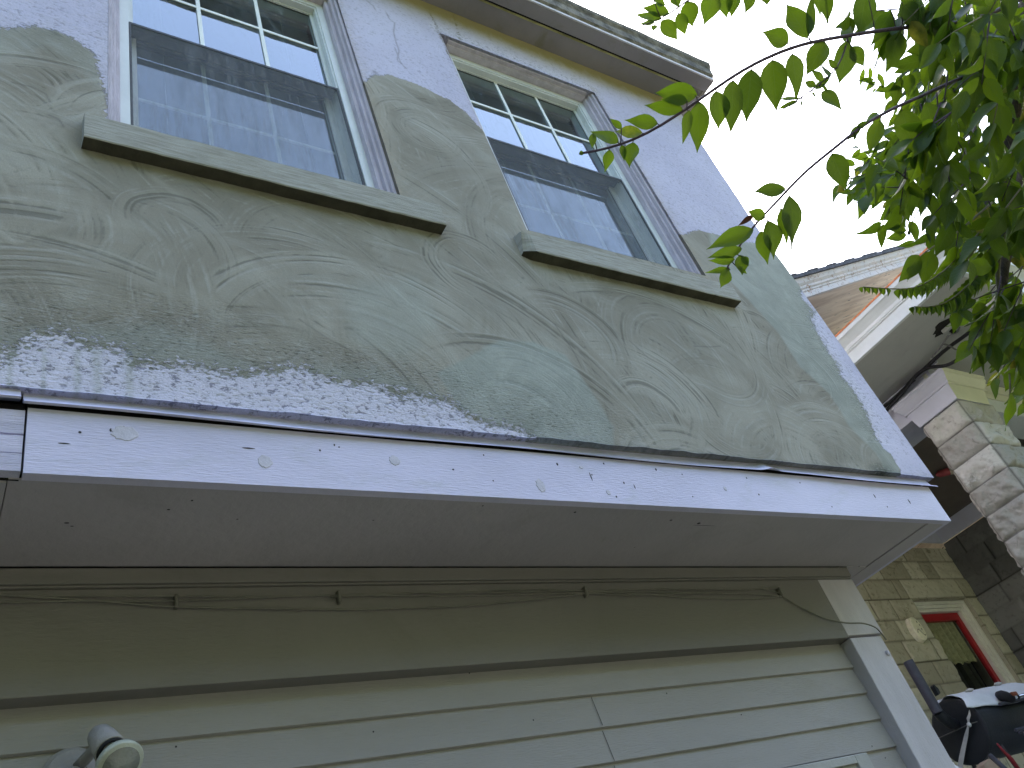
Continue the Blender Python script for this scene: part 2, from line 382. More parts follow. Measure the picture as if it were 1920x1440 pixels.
    def S(px, py, R, wd, a0, a1, t, i):                     # strokes one can recognise in the plaster
        c = on(px, py, 1, YF); strokes.append((c[0], c[2], R, wd, math.radians(a0), math.radians(a1), t, i))
    S(450, 560, .16, .16, 20, 250, .35, .11); S(470, 590, .13, .12, -140, 60, .7, .21); S(440, 640, .62, .15, 25, 100, .3, .31)
    S(640, 760, .78, .18, 15, 88, .45, .41); S(820, 880, .92, .22, 12, 92, .35, .51); S(1010, 860, .50, .16, 0, 120, .25, .61)
    S(1000, 760, .20, .18, -30, 130, .9, .71); S(1230, 640, .16, .14, 20, 220, .4, .12); S(1290, 690, .26, .16, 60, 185, .25, .22)
    S(1330, 660, .24, .14, -150, 10, .4, .32); S(1180, 730, .30, .13, -100, 0, .5, .42); S(880, 500, .15, .13, 20, 260, .6, .52)
    S(800, 250, .13, .12, 0, 360, .45, .62); S(800, 250, .25, .11, 60, 230, .5, .72); S(830, 330, .18, .1, -60, 90, .6, .13)
    S(60, 330, .22, .16, 0, 110, .35, .23); S(140, 480, .24, .15, 10, 130, .5, .33); S(20, 420, .30, .14, 20, 100, .3, .43)
    S(260, 470, .22, .14, -20, 120, .55, .53); S(330, 420, .13, .12, 0, 200, .6, .63); S(1150, 560, .32, .14, 20, 120, .3, .73)
    S(1370, 790, .20, .14, -170, -20, .4, .83); S(1480, 700, .30, .2, -60, 80, .15, .93); S(620, 500, .42, .13, 10, 95, .4, .14)
    TAB = NR.rand(4096); TAB2 = NR.rand(4096); xk = np.arange(4096)
    for cx, cz, R, wd, a0, a1, tn, idn in strokes:
        e = R + wd
        i0, i1 = np.searchsorted(xs, [cx - e, cx + e]); j0, j1 = np.searchsorted(zs, [cz - e, cz + e])
        if i1 <= i0 or j1 <= j0: continue
        sl = (slice(i0, i1), slice(j0, j1))
        x = X[sl] - cx; z = Z[sl] - cz; sq = .75 + .5 * idn; rr = np.hypot(x, z * sq); an = np.arctan2(z * sq, x)
        rr = rr + .005 * (vnoise(an * 2.2 + idn * 40, rr * 2, 6) - .5) * 2
        am = (a0 + a1) / 2; half = (a1 - a0) / 2; dd = np.abs((an - am + np.pi) % (2 * np.pi) - np.pi)
        q = (rr - R) / (wd / 2)                                # -1 inner edge .. 1 outer edge
        al = np.clip((1 - q) / .22, 0, 1) * np.clip((1 + q) / 1.0, 0, 1) * (.60 + .35 * idn)
        al = al * np.clip((half - dd + .30 * (vnoise(rr * 70, rr * 0 + idn * 50, 4) - .5)) / (.45 * half), 0, 1) ** .8
        if al.max() <= 0: continue
        s0 = idn * 900
        h1 = np.interp(rr * 200 + s0, xk, TAB); h1b = np.interp(rr * 150 + s0 + 300, xk, TAB2); h2 = np.interp(rr * 34 + s0 * 1.7, xk, TAB2)
        br = vnoise(an * R * 11 + 3, rr * 80 + s0, 12) * .7 + .3 * vnoise(an * R * 40, rr * 170 + s0, 13)          # lines break up along the stroke
        hc = .5 + ((h1 * .5 + h1b * .5) - .5) * np.clip((br - .22) * 2.0, 0, 1) * (.7 + .6 * idn)
        COMB[sl] = COMB[sl] * (1 - al) + hc * al; COMB2[sl] = COMB2[sl] * (1 - al * .85) + h2 * al * .85
        TONE[sl] = TONE[sl] * (1 - al * .42) + tn * al * .42
    COMB = .5 + (COMB - .5) * 1.05
    TONE = np.clip(TONE, 0, 1)
    # thin pale films
    F1 = W((930, 640), (1000, 640), (1060, 665), (1100, 720), (1130, 765), (1150, 800), (1152, 850), (960, 820), (860, 770), (820, 700))
    F2 = W((1330, 440), (1440, 440), (1530, 560), (1600, 700), (1700, 900), (1665, 895), (1640, 850), (1590, 800), (1555, 740), (1500, 690), (1455, 620), (1400, 560), (1340, 500))
    F3 = W((0, 620), (300, 610), (500, 690), (700, 690), (860, 760), (900, 800), (0, 700)); F4 = W((-40, 40), (220, 40), (205, 200), (150, 130), (90, 90), (-40, 110)); F5 = W((640, 540), (780, 520), (820, 600), (760, 680), (660, 640))
    film = np.zeros(X.shape)
    for P, a, s in ((F1, .95, .015), (F2, .9, .02), (F3, .6, .05), (F4, .35, .05), (F5, .45, .06)):
        d = distpoly(X, Z, P, True) * np.where(inpoly(X, Z, P), 1, -1) + .03 * (fbm(X * 6, Z * 6, 9) - .5)
        film = np.maximum(film, a * np.clip(d / s + .5, 0, 1))
    soff = np.exp(-(np.clip(6.15 - Z, 0, 9) / .15) ** 1.6) * 1.4
    jamb = np.zeros(X.shape)
    for (a, b) in OPEN:
        inz = (Z > OZ[0] - .1) & (Z < OZ[1] + .06)
        jamb = np.maximum(jamb, np.exp(-np.abs(X - b) / .035) * inz * .85); jamb = np.maximum(jamb, np.exp(-np.abs(a - X) / .02) * inz * .3)
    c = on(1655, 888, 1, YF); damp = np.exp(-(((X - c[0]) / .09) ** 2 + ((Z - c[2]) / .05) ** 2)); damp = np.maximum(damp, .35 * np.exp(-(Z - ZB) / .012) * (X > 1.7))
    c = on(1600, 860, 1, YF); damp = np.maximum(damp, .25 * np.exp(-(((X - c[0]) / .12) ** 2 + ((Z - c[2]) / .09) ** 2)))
    smooth = np.clip((3.30 - Z) / .12, 0, 1) * (X > 3.2)
    crack = np.zeros(X.shape)
    for C_, wc in ((W((688, 2), (700, 12), (703, 18)), .005), (W((724, 24), (730, 36), (740, 43), (738, 60), (742, 78), (748, 96), (745, 112), (762, 128)), .0045), (W((740, 90), (752, 118), (760, 127)), .004), (W((22, 157), (60, 166), (85, 178), (94, 194)), .0035), (W((92, 218), (110, 226), (119, 240)), .0035), (W((1180, 640), (1215, 672), (1250, 690), (1290, 720)), .0035), (W((1350, 650), (1330, 652), (1300, 650)), .003), (W((1165, 562), (1175, 556), (1190, 558)), .003), (W((980, 560), (1040, 610), (1075, 660), (1090, 690)), .003), (W((560, 600), (620, 640), (660, 660)), .003)):
        crack = np.maximum(crack, np.exp(-(distpoly(X, Z, C_) / wc) ** 2))
    for px, py, q_ in ((980, 522, .007), (703, 135, .014), (695, 143, .010), (1173, 703, .004), (1220, 709, .005), (1096, 652, .005)):
        P_ = on(px, py, 1, YF); crack = np.maximum(crack, np.exp(-(np.hypot(X - P_[0], Z - P_[2]) / q_) ** 2) * 1.2)
    drip = np.zeros(X.shape)
    for px, wq in ((18, .006), (82, .005), (145, .008), (182, .012), (243, .010), (240, .004)):
        P_ = on(px, 700, 1, YF); drip = np.maximum(drip, np.exp(-((X - P_[0] + (Z - P_[2]) * .02) / wq) ** 2) * (Z < P_[2] + .08))
    drip = drip * .7
    # real relief
    th = np.clip(mask / .012, 0, 1)
    Y = YF - .0035 * th - .006 * (fbm(X * 2.2, Z * 2.2, 31) - .5) - .0035 * (fbm(X * 9, Z * 9, 33) - .5) * (1 - th * .5)
    Y -= .012 * np.exp(-((Z - ZB) / .02) ** 2) * (fbm(X * 12, Z * 0, 14) - .3)
    nx, nz = X.shape; idx = np.arange(nx * nz).reshape(nx, nz)
    a, b, c2, d = idx[:-1, :-1], idx[1:, :-1], idx[1:, 1:], idx[:-1, 1:]
    xm = (xs[:-1] + xs[1:]) / 2; zm = (zs[:-1] + zs[1:]) / 2; keep = np.ones((nx - 1, nz - 1), bool)
    for o in OPEN: keep &= ~(((xm > o[0]) & (xm < o[1]))[:, None] & ((zm > OZ[0]) & (zm < OZ[1]))[None, :])
    F = np.stack([a, b, c2, d], -1)[keep]
    V3 = np.stack([X, Y, Z], -1).reshape(-1, 3); extra = []; ef = []
    def strip(ii, y1, flip=False):                          # return of the plaster into an opening / behind the edge
        base = len(V3) + len(extra)
        for q in ii: extra.append((V3[q][0], y1, V3[q][2]))
        for k in range(len(ii) - 1):
            f = (ii[k], ii[k + 1], base + k + 1, base + k); ef.append(f[::-1] if flip else f)
        return base
    srcs = []
    def st(ii, y1, flip=False): strip(ii, y1, flip); srcs.extend(list(ii))
    st(idx[:, 0], 1.735); st(idx[-1, :], 7.0)
    for o in OPEN:
        i0, i1 = np.argmin(abs(xs - o[0])), np.argmin(abs(xs - o[1])); j0, j1 = np.argmin(abs(zs - OZ[0])), np.argmin(abs(zs - OZ[1]))
        st(idx[i0, j0:j1 + 1], 1.80); st(idx[i1, j0:j1 + 1], 1.80, True); st(idx[i0:i1 + 1, j1], 1.80); st(idx[i0:i1 + 1, j0], 1.80, True)
    allv = np.vstack([V3, np.array(extra)]); faces = np.vstack([F, np.array(ef)])
    me = bpy.data.meshes.new('stucco_wall')
    me.vertices.add(len(allv)); me.vertices.foreach_set('co', allv.ravel().astype(np.float32))
    me.loops.add(faces.size); me.loops.foreach_set('vertex_index', faces.ravel().astype(np.int32))
    me.polygons.add(len(faces)); me.polygons.foreach_set('loop_start', np.arange(0, faces.size, 4, dtype=np.int32)); me.polygons.foreach_set('loop_total', np.full(len(faces), 4, np.int32))
    me.update(calc_edges=True); me.validate()
    srcs = np.array(srcs)
    for nm, A in (('mask', mask), ('comb', COMB), ('comb2', COMB2), ('tone', TONE), ('rough', rough), ('stain', soff), ('jamb', jamb), ('film', film), ('damp', damp), ('smooth', smooth), ('crack', crack), ('drip', drip)):
        A = np.asarray(A, float).ravel(); A = np.concatenate([A, A[srcs]]); at_ = me.attributes.new(nm, 'FLOAT', 'POINT'); at_.data.foreach_set('value', A.astype(np.float32))
    me.materials.append(MT['stucco']); me.polygons.foreach_set('use_smooth', np.ones(len(faces), bool))
    o = bpy.data.objects.new('stucco_wall', me); COL.objects.link(o); o.parent = house; o.matrix_parent_inverse = house.matrix_world.inverted()
    o['label'] = 'lavender stucco wall half covered by grey-green swirled cement patching'
    return o
build_stucco()

# rooms behind the windows and the rest of the body
b = MB(); b.box(-3.0, 3.70, 7.0, 7.1, 0, 6.15, MT['room']); b.box(-3.1, -3.0, 1.75, 7.1, 2.85, 6.15, MT['room'])
b.box(-3.0, 3.70, 1.76, 7.0, 2.84, 2.9, MT['room']); b.box(-3.0, 3.7, 1.76, 7.0, 6.16, 6.2, MT['room']); b.box(1.55, 1.62, 1.93, 7.0, 2.9, 6.16, MT['room'])
b.box(-3.1, 3.40, 2.23, 7.1, 0, 2.84, MT['room'])
b.build('interior', house)

# ---- sills
def sill(x0, x1, z0, z1, cham):
    y = 1.648; prof_n = 60; b = MB(); n = 90
    vs = []; fs = []
    for i in range(n + 1):
        t = i / n; x = x0 + (x1 - x0) * t; wob = .003 * (float(fbm(np.array(x * 11), np.array(z0 * 3), 2)) - .5); wob2 = .005 * (float(fbm(np.array(x * 23), np.array(z0 * 7), 4)) - .5)
        zb_ = z0 + wob2; dx = 0
        if i == 0 and cham: dx = 0
        P = [(x, 1.80, zb_), (x, y + .003 + wob, zb_), (x, y + wob, zb_ + .004), (x, y + wob, z1 - .006), (x, y + .006 + wob, z1), (x, 1.80, z1 + .055)]
        if cham and t < .035:
            k = 1 - t / .035; P[1] = (x, y + .03 * k, zb_ + .02 * k); P[2] = (x, y + .028 * k, zb_ + .03 * k)
        vs += P
    k = 6
    for i in range(n):
        for j in range(1, k): fs.append((i * k + j, i * k + (j + 1) % k, (i + 1) * k + (j + 1) % k, (i + 1) * k + j))
    fs.append(tuple(range(k))); fs.append(tuple(range(n * k + k - 1, n * k - 1, -1)))
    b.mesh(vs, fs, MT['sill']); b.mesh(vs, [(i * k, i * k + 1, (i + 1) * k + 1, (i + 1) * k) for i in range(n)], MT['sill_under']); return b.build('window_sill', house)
m = NT('brushed_sill_cement'); vv = m.coord('Object', (1, 1, 9)); a = m.noise(vv, 9, 6, .65, .3); a2 = m.noise(m.coord('Object', (1, 1, 22)), 9, 5, .7); a3 = m.noise(m.coord('Object'), 2.5, 5, .6)
c = m.mix(m.ramp(a, (.3, .7)), (.25, .245, .20), (.39, .385, .34)); c = m.mix(m.math('MULTIPLY', m.ramp(a2, (.6, .8)), .5), c, (.14, .14, .11)); c = m.mix(m.math('MULTIPLY', m.ramp(a3, (.45, .75)), .3), c, (.27, .26, .20))
m.l(c, m.b.inputs['Base Color']); m.b.inputs['Roughness'].default_value = .9
m.l(m.bump(m.math('ADD', a2, m.math('MULTIPLY', a, .6)), .004, .8), m.b.inputs['Normal']); MT['sill'] = m.m
MT['sill_under'] = surf('shaded_sill_cement', (.075, .07, .05), .95, .2, 9)  # contact shade under the sills painted in as dark cement
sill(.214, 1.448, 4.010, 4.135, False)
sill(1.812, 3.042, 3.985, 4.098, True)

# ---- windows
DZC = 0.02
def window(x0, x1, ox0, ox1):
    zb, zt, zm = 4.19, 5.785, 5.045; V_ = MT['vinyl']; yf = 1.775
    f = MB(); w_ = .036
    f.box(x0, x0 + w_, yf, 1.88, zb, zt, V_); f.box(x1 - w_, x1, yf, 1.88, zb, zt, V_); f.box(x0 + w_, x1 - w_, yf, 1.88, zt - w_, zt, V_); f.box(x0 + w_, x1 - w_, yf + .02, 1.88, zb, zb + .03, V_)
    for xx, s in ((x0 + w_ - .004, 1), (x1 - w_ + .004, -1)):   # track bead
        f.box(min(xx, xx + s * .012), max(xx, xx + s * .012), yf + .008, 1.86, zb + .03, zt - w_, V_)
    f.box(x0 + w_, x1 - w_, yf + .006, 1.86, zt - w_ - .012, zt - w_, V_)
    fr = f.build('window', house, bevel=.0015)
    # casing stepped from plaster to frame
    c = MB(); CM = MT['casing']
    for (a, bx, s) in ((ox0, x0, 1), (ox1, x1, -1)):
        wd = abs(bx - a); q = lambda p, r_: (min(a + s * p, a + s * r_), max(a + s * p, a + s * r_))
        for p0, p1, yy in ((.0005, wd * .32, 1.712), (wd * .32, wd * .62, 1.728), (wd * .62, wd - .0005, 1.748)):
            lo, hi = q(p0, p1); c.box(lo, hi, yy, 1.87, zb, 5.8095, CM)
    for z0, z1, yy in ((5.798, 5.8095, 1.714), (zt + .002, 5.798, 1.735)): c.box(x0, x1, yy, 1.87, z0, z1, CM)
    co = c.build('casing', fr, bevel=.002); co.matrix_parent_inverse = Matrix()
    fix(co, fr)
    def sash(z0, z1, y, sw, bot, top, nm, dzc=0.0):
        s = MB(); a, b2 = x0 + w_ + .008, x1 - w_ - .008
        s.box(a, a + sw, y, y + .03, z0, z1, V_); s.box(b2 - sw, b2, y, y + .03, z0, z1, V_)
        up = nm == 'upper_sash'; DK_ = MT['meeting_rail']
        s.box(a + sw, b2 - sw, y, y + .03, z1 - top, z1, V_ if up else DK_)
        if up: s.box(a + .001, b2 - .001, y - .012, y + .03, z0 - .001, z0 + bot - .007, DK_); s.box(a + sw, b2 - sw, y - .008, y + .03, z0 + bot - .006, z0 + bot, V_)
        else: s.box(a + sw, b2 - sw, y, y + .03, z0, z0 + bot, V_)
        o = s.build(nm, fr, bevel=.0015); fix(o, fr)
        g = MB(); ga, gb, gz0, gz1 = a + sw - .004, b2 - sw + .004, z0 + bot - .004, z1 - top + .004; gy = y + .012
        g.face([(ga, gy, gz0), (gb, gy, gz0), (gb, gy, gz1), (ga, gy, gz1)], MT['glass']); o = g.build('glass_pane', fr); fix(o, fr)
        g = MB(); k_ = .005; gm = MT['screen_frame']
        g.box(ga, ga + k_, gy - .003, gy - .0005, gz0, gz1, gm); g.box(gb - k_, gb, gy - .003, gy - .0005, gz0, gz1, gm); g.box(ga + k_, gb - k_, gy - .003, gy - .0005, gz1 - k_ * 1.6, gz1, gm); g.box(ga + k_, gb - k_, gy - .003, gy - .0005, gz0, gz0 + k_, gm); o = g.build('gasket', fr); fix(o, fr)
        g = MB(); mw = .0085; yy = gy - .0065 if up else gy + .004; zc = (gz0 + gz1) / 2 + dzc
        for k in (1, 2):
            xc = ga + (gb - ga) * k / 3; g.box(xc - mw, xc + mw, yy, yy + .004, gz0, gz1, MT['muntin'])
        xs_ = [ga] + [ga + (gb - ga) * k / 3 for k in (1, 2)] + [gb]
        for k in range(3): g.box(xs_[k] + (mw if k else 0), xs_[k + 1] - (mw if k < 2 else 0), yy, yy + .004, zc - mw, zc + mw, MT['muntin'])
        o = g.build('grille', fr); fix(o, fr)
    sash(zm - .018, zt - w_ - .004, 1.812, .016, .034, .014, 'upper_sash', DZC)
    sash(zb + .012, zm + .016, 1.846, .034, .045, .034, 'lower_sash')
    s = MB(); a, b2 = x0 + w_, x1 - w_; sf = MT['screen_frame']
    s.box(a + .002, a + .010, 1.779, 1.784, zb + .01, zm - .02, sf); s.box(b2 - .012, b2 - .002, 1.779, 1.784, zb + .01, zm - .02, sf); s.box(a + .01, b2 - .012, 1.779, 1.7985, zm - .034, zm - .02, sf)
    s.box(a + .01, b2 - .012, 1.7815, 1.782, zb + .01, zm - .034, MT['screen']); o = s.build('insect_screen', fr); fix(o, fr)
    s = MB(); n = 62
    for i in range(n):
        z = zb + .02 + (zt - zb - .06) * i / n; s.mesh([(x0 + .05, 1.885, z + .010), (x1 - .05, 1.885, z + .010), (x1 - .05, 1.902, z + .004 + .008), (x0 + .05, 1.902, z + .004 + .008), (x1 - .05, 1.911, z - .006), (x0 + .05, 1.911, z - .006)], [(0, 1, 2, 3), (3, 2, 4, 5)], MT['blind'])
    for k in (.2, .8): s.tube([(x0 + (x1 - x0) * k, 1.883, zb + .02), (x0 + (x1 - x0) * k, 1.883, zt - .05)], .0012, MT['blind'], 5)
    s.box(x0 + .045, x1 - .045, 1.88, 1.91, zt - .06, zt - .03, MT['blind'])
    o = s.build('blind', fr); fix(o, fr)
    return fr
window(.335, 1.270, *OPEN[0])
window(1.962, 2.907, *OPEN[1])

# ---- eave
b = MB(); XR = 3.955; XL = -3.0
b.box(XL, 3.86, 1.578, 7.0, 6.142, 6.152, MT['eave_paint'])
b.box(3.86, XR - .003, 1.60, 7.0, 6.1415, 6.152, MT['eave_paint'])
so = b.build('soffit', house)
b = MB(); b.box(XL, 3.86, 1.566, 1.5765, 6.138, 6.15, MT['mildew']); b.box(XL, 3.86, 1.5535, 1.5655, 6.146, 6.155, MT['black_gap'])
b.box(XL, XR - .002, 1.468, 1.5530, 6.132, 6.150, MT['eave_paint']); b.build('eave_board', house, bevel=.0015)
b = MB()
def wobg(x, j): return (.003 * (float(vnoise(np.array(x * 6), np.array(0.), 3)) - .5), .006 * (float(vnoise(np.array(x * 9.), np.array(j * 1.), 7)) - .5))
b.prism_x([(1.466, 6.146), (1.460, 6.160), (1.446, 6.175), (1.440, 6.235), (1.424, 6.262), (1.418, 6.285), (1.47, 6.29), (1.50, 6.29), (1.50, 6.152)], XL, 3.968, MT['gutter'], 240, wobg)
b.build('roof_edge', house)
b = MB(); b.prism_x([(1.458, 6.128), (1.456, 6.1455), (1.466, 6.1455), (1.467, 6.130)], XL, XR + .004, MT['drip_white'], 60, lambda x, j: (0, .002 * (float(vnoise(np.array(x * 5.), np.array(2.), 9)) - .5)))
b.build('drip_edge', house)
b = MB(); b.face([(XL, 1.42, 6.288), (3.975, 1.42, 6.288), (3.975, 4.6, 7.6), (XL, 4.6, 7.6)], MT['gutter']); b.box(3.945, 3.972, 1.47, 7.0, 6.1405, 6.284, MT['gutter']); b.build('roof', house)

# ---- flashing, fascia board and soffit of the overhang
def wobf(x, j):
    k = math.exp(-((x - 2.62) / .035) ** 2) * (.010 if j in (2, 3) else .004)
    return (-.005 * math.sin(x * 2.1 + 1) * (j in (2, 3)) - k, -.010 * (x / 3.7) ** 2 * (j in (2, 3)) + .0035 * math.sin(x * 5.3) + .6 * k)
b = MB(); b.prism_x([(1.7335, 3.075), (1.727, 3.062), (1.717, 3.026), (1.690, 2.998), (1.6925, 2.9965), (1.720, 3.020), (1.7335, 3.030)], .118, 3.742, MT['flashing'], 220, wobf)
b.build('flashing', house)
b = MB(); b.prism_x([(1.7335, 3.075), (1.712, 3.062), (1.704, 3.030), (1.684, 3.010), (1.690, 3.008), (1.7335, 3.035)], -3.0, .112, MT['flashing'], 60, lambda x, j: (.003 * math.sin(x * 7), .003 * math.sin(x * 9)))
b.build('flashing', house)
ZF0, ZF1 = 2.817, 2.996
b = MB(); PM = MT['lav_paint']
b.box(.128, 3.688, 1.704, 1.732, ZF0, ZF1, PM); b.box(.128, 3.68, 1.726, 1.734, ZF1, 3.03, MT['black_gap'])
def disc(mb, x, z, rx, rz, y, m, th=.0015, n=18, seed=0):
    vs = [(x + rx * math.cos(6.2832 * k / n) * (1 + .14 * math.sin(3 * k + seed)), y, z + rz * math.sin(6.2832 * k / n) * (1 + .1 * math.cos(2 * k + seed))) for k in range(n)]
    mb.mesh(vs + [(a_, y - th, c_) for a_, _, c_ in [(x + (vx - x) * .93, 0, z + (vz - z) * .93) for vx, _, vz in vs]], [tuple(range(2 * n - 1, n - 1, -1))] + [(k, (k + 1) % n, (k + 1) % n + n, k + n) for k in range(n)], m)
rr = random.Random(3)
nails = [(907, 853), (1132, 869), (1279, 889), (1400, 896), (1423, 927), (1299, 931), (1156, 931), (925, 901), (636, 838), (1664, 950), (208, 806), (232, 801), (150, 810), (627, 834), (600, 844), (1110, 890), (1170, 905), (1230, 880), (850, 880), (1045, 870), (1500, 905), (1560, 950)]
for px, py in nails:
    P = on(px, py, 1, 1.703); s = rr.uniform(.0018, .0036); disc(b, P[0], P[2], s, s * rr.uniform(.8, 1.6), 1.7036, MT['nail'], .0008, 8, rr.random())
for px, py, dx, dz in ((1108, 893, .002, .016), (1705, 940, .004, .012), (1640, 930, .003, .010), (1190, 912, .0015, .008), (120, 831, .012, .0015), (466, 840, .016, .002)):
    P = on(px, py, 1, 1.703); disc(b, P[0], P[2], dx, dz, 1.7036, MT['nail'], .0006, 8, 1)
bd = b.build('fascia_board', house); bd['label'] = 'lavender painted fascia board with putty patches and nail holes'
for i, (px, py, rx, rz) in enumerate(((234, 812, .030, .022), (497, 865, .018, .020), (740, 863, .016, .017), (1014, 910, .016, .024), (1141, 923, .009, .009), (1360, 916, .007, .009), (1090, 876, .008, .005))):
    q = MB(); P = on(px, py, 1, 1.703); disc(q, P[0], P[2], rx, rz, 1.7038, MT['putty'], .0012, 20, i); o = q.build('putty_patch', bd); fix(o, bd)
# older cracked board at the left end
b = MB(); zz = [2.822, 2.872, 2.9215, 2.944, 2.992]
for i, (z0, z1) in enumerate(zip(zz, zz[1:])):
    g = .0022
    b.prism_x([(1.708 + .002 * (i % 2), z0 + g), (1.7075, z1 - g), (1.735, z1 - g), (1.735, z0 + g)], -3.0, .1235, MT['lav_old'], 70, lambda x, j, i=i: (.0035 * (float(fbm(np.array(x * 9.), np.array(i * 3. + j), 3)) - .5), .006 * (float(fbm(np.array(x * 4.), np.array(i * 3.), 5)) - .5)))
b.box(-3.0, .1235, 1.7355, 1.74, 2.82, 3.03, MT['black_gap'])
b.build('fascia_board', house)['label'] = 'short old fascia board with split cracked paint at left end'
# overhang soffit, its end board
b = MB(); b.box(.104, 3.545, 1.7335, 2.098, 2.8205, 2.835, MT['grey_soffit']); b.box(-3.0, .1015, 1.742, 2.098, 2.816, 2.835, MT['grey_soffit']); b.box(-3.0, 3.545, 1.7325, 1.738, 2.824, 2.835, MT['black_gap'])
b.box(3.405, 3.5452, 2.0985, 4.0, 2.8175, 2.84, MT['grey_soffit'])
for px, py, rx, ry in ((700, 975, .003, .002), (445, 973, .003, .002), (125, 980, .006, .003), (135, 986, .004, .002), (1078, 960, .005, .004), (1310, 981, .008, .006), (1258, 975, .006, .004), (1610, 1062, .006, .005), (905, 948, .003, .003), (1190, 1026, .002, .002), (1060, 1072, .008, .002), (655, 1078, .003, .002), (1320, 985, .060, .0012), (360, 938, .003, .003), (316, 955, .004, .003), (1425, 1070, .03, .001)):
    P = on(px, py, 2, 2.8205); vs = [(P[0] + rx * math.cos(k * .7854), P[1] + ry * math.sin(k * .7854), 2.8197) for k in range(8)]; b.mesh(vs, [tuple(range(7, -1, -1))], MT['nail'])
b.build('overhang_soffit', house)
b = MB(); b.box(3.5495, 3.664, 1.7335, 4.0, 2.8165, 2.84, MT['grey_soffit']); b.box(3.664, 3.688, 1.7335, 4.0, 2.8165, 3.03, MT['lav_paint']); b.box(3.5455, 3.5492, 1.7335, 4.0, 2.826, 2.84, MT['black_gap']); b.build('end_board', house, bevel=.0015)
# marks on soffit (old nail heads)
# ---- frieze panel, trim, clapboards, post
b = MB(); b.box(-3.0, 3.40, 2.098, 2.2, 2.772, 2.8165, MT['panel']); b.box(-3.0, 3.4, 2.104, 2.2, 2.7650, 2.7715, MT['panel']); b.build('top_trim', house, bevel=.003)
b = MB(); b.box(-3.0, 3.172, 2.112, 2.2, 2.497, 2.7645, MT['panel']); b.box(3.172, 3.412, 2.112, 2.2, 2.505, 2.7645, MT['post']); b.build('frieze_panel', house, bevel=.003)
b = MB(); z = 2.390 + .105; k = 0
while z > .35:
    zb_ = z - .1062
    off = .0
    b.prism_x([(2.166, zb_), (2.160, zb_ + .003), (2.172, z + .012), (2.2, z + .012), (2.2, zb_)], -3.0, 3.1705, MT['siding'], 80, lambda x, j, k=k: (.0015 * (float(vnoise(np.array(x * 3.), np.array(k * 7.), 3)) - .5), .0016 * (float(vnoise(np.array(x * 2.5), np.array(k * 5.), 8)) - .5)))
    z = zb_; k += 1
b.box(-3.1, 3.3, 2.185, 2.2, 0, .4, MT['siding'])
for x_, za, zb_ in ((1.802, 2.29, 2.385), (1.801, 2.18, 2.276), (1.800, 2.07, 2.17)): b.face([(x_, 2.1582, za), (x_ + .0022, 2.1582, za), (x_ + .0022, 2.1668, zb_), (x_, 2.1668, zb_)], MT['nail'])
for px, py in ((1635, 1399), (1660, 1421), (1390, 1340), (1250, 1300), (880, 1262), (330, 1400), (700, 1372), (1000, 1350)):
    P = on(px, py, 1, 2.158); b.lathe([(0, .0025), (.0005, .0025), (.0006, 0)], P, (0, -1, 0), MT['nail'], 7)
b.build('clapboard_siding', house)
b = MB(); b.box(3.172, 3.382, 2.110, 2.2, 0.0, 2.494, MT['post']); b.build('corner_post', house, bevel=.004)
b = MB(); b.box(3.385, 3.41, 2.20, 7.1, 0, 2.84, MT['post']); b.build('side_wall', house)
b = MB(); P = on(1665, 1224, 1, 2.105); b.lathe([(0, .0), (0.0001, .011), (.006, .011), (.010, .007), (.010, .0)], (P[0], 2.110, P[2]), (0, -1, 0), MT['lav_paint'], 12); b.build('bolt_head', house)
# lower window (only its head casing shows)
b = MB(); wx0, wx1, wz = 1.9, 2.945, 2.065; cm = surf('grey_white_trim', (.40, .40, .39), .5, .06, 6)
b.box(wx1 - .075, wx1, 2.135, 2.17, .95, wz, cm); b.box(wx0, wx1 - .075, 2.135, 2.17, wz - .03, wz, cm); b.box(wx0, wx1 - .075, 2.146, 2.17, wz - .075, wz - .03, cm); b.box(wx0, wx0 + .06, 2.135, 2.17, .95, wz - .075, cm); b.box(wx0 + .06, wx1 - .075, 2.135, 2.17, .95, 1.0, cm)
lw = b.build('window', house, bevel=.003); lw['label'] = 'white framed lower window under the clapboards'
g = MB(); g.box(wx0 + .06, wx1 - .075, 2.155, 2.158, 1.0, wz - .075, MT['glass_dark']); o = g.build('glass_pane', lw); fix(o, lw)

# ================================================================== things fixed to the house
MT['cable'] = surf('painted_cable', (.19, .18, .155), .6, .1, 9)
cb = MB()
def wallpx(px, py, y): return on(px, py, 1, y)
def cable(mb, pts, r, m, y=2.100, seed=0, n=6):
    P = [wallpx(a, b_, y) for a, b_ in pts]; out = []
    for p, q_ in zip(P, P[1:]):
        for k in range(6): out.append(p + (q_ - p) * k / 6)
    out.append(P[-1]); out = smooth_path(out)
    for i, p in enumerate(out): p[2] += .002 * (float(vnoise(np.array(i * .35), np.array(seed * 3.3), 3)) - .5)
    mb.tube(out, r, m, n)
def smooth_path(P, it=3):
    P = [np.array(p, float) for p in P]
    for _ in range(it): P = [P[0]] + [(P[i - 1] + 2 * P[i] + P[i + 1]) / 4 for i in range(1, len(P) - 1)] + [P[-1]]
    return P
cable(cb, [(-120, 1102), (0, 1116), (150, 1124), (300, 1137), (500, 1141), (700, 1143), (880, 1136), (1020, 1122), (1100, 1112), (1160, 1106), (1250, 1105), (1380, 1106), (1440, 1103), (1462, 1100)], .0030, MT['cable'], 2.104, 1)
cable(cb, [(0, 1130), (100, 1127), (300, 1128), (500, 1120), (750, 1112), (1000, 1110), (1090, 1107), (1200, 1114), (1300, 1122), (1420, 1123), (1460, 1119)], .0026, MT['cable'], 2.103, 2)
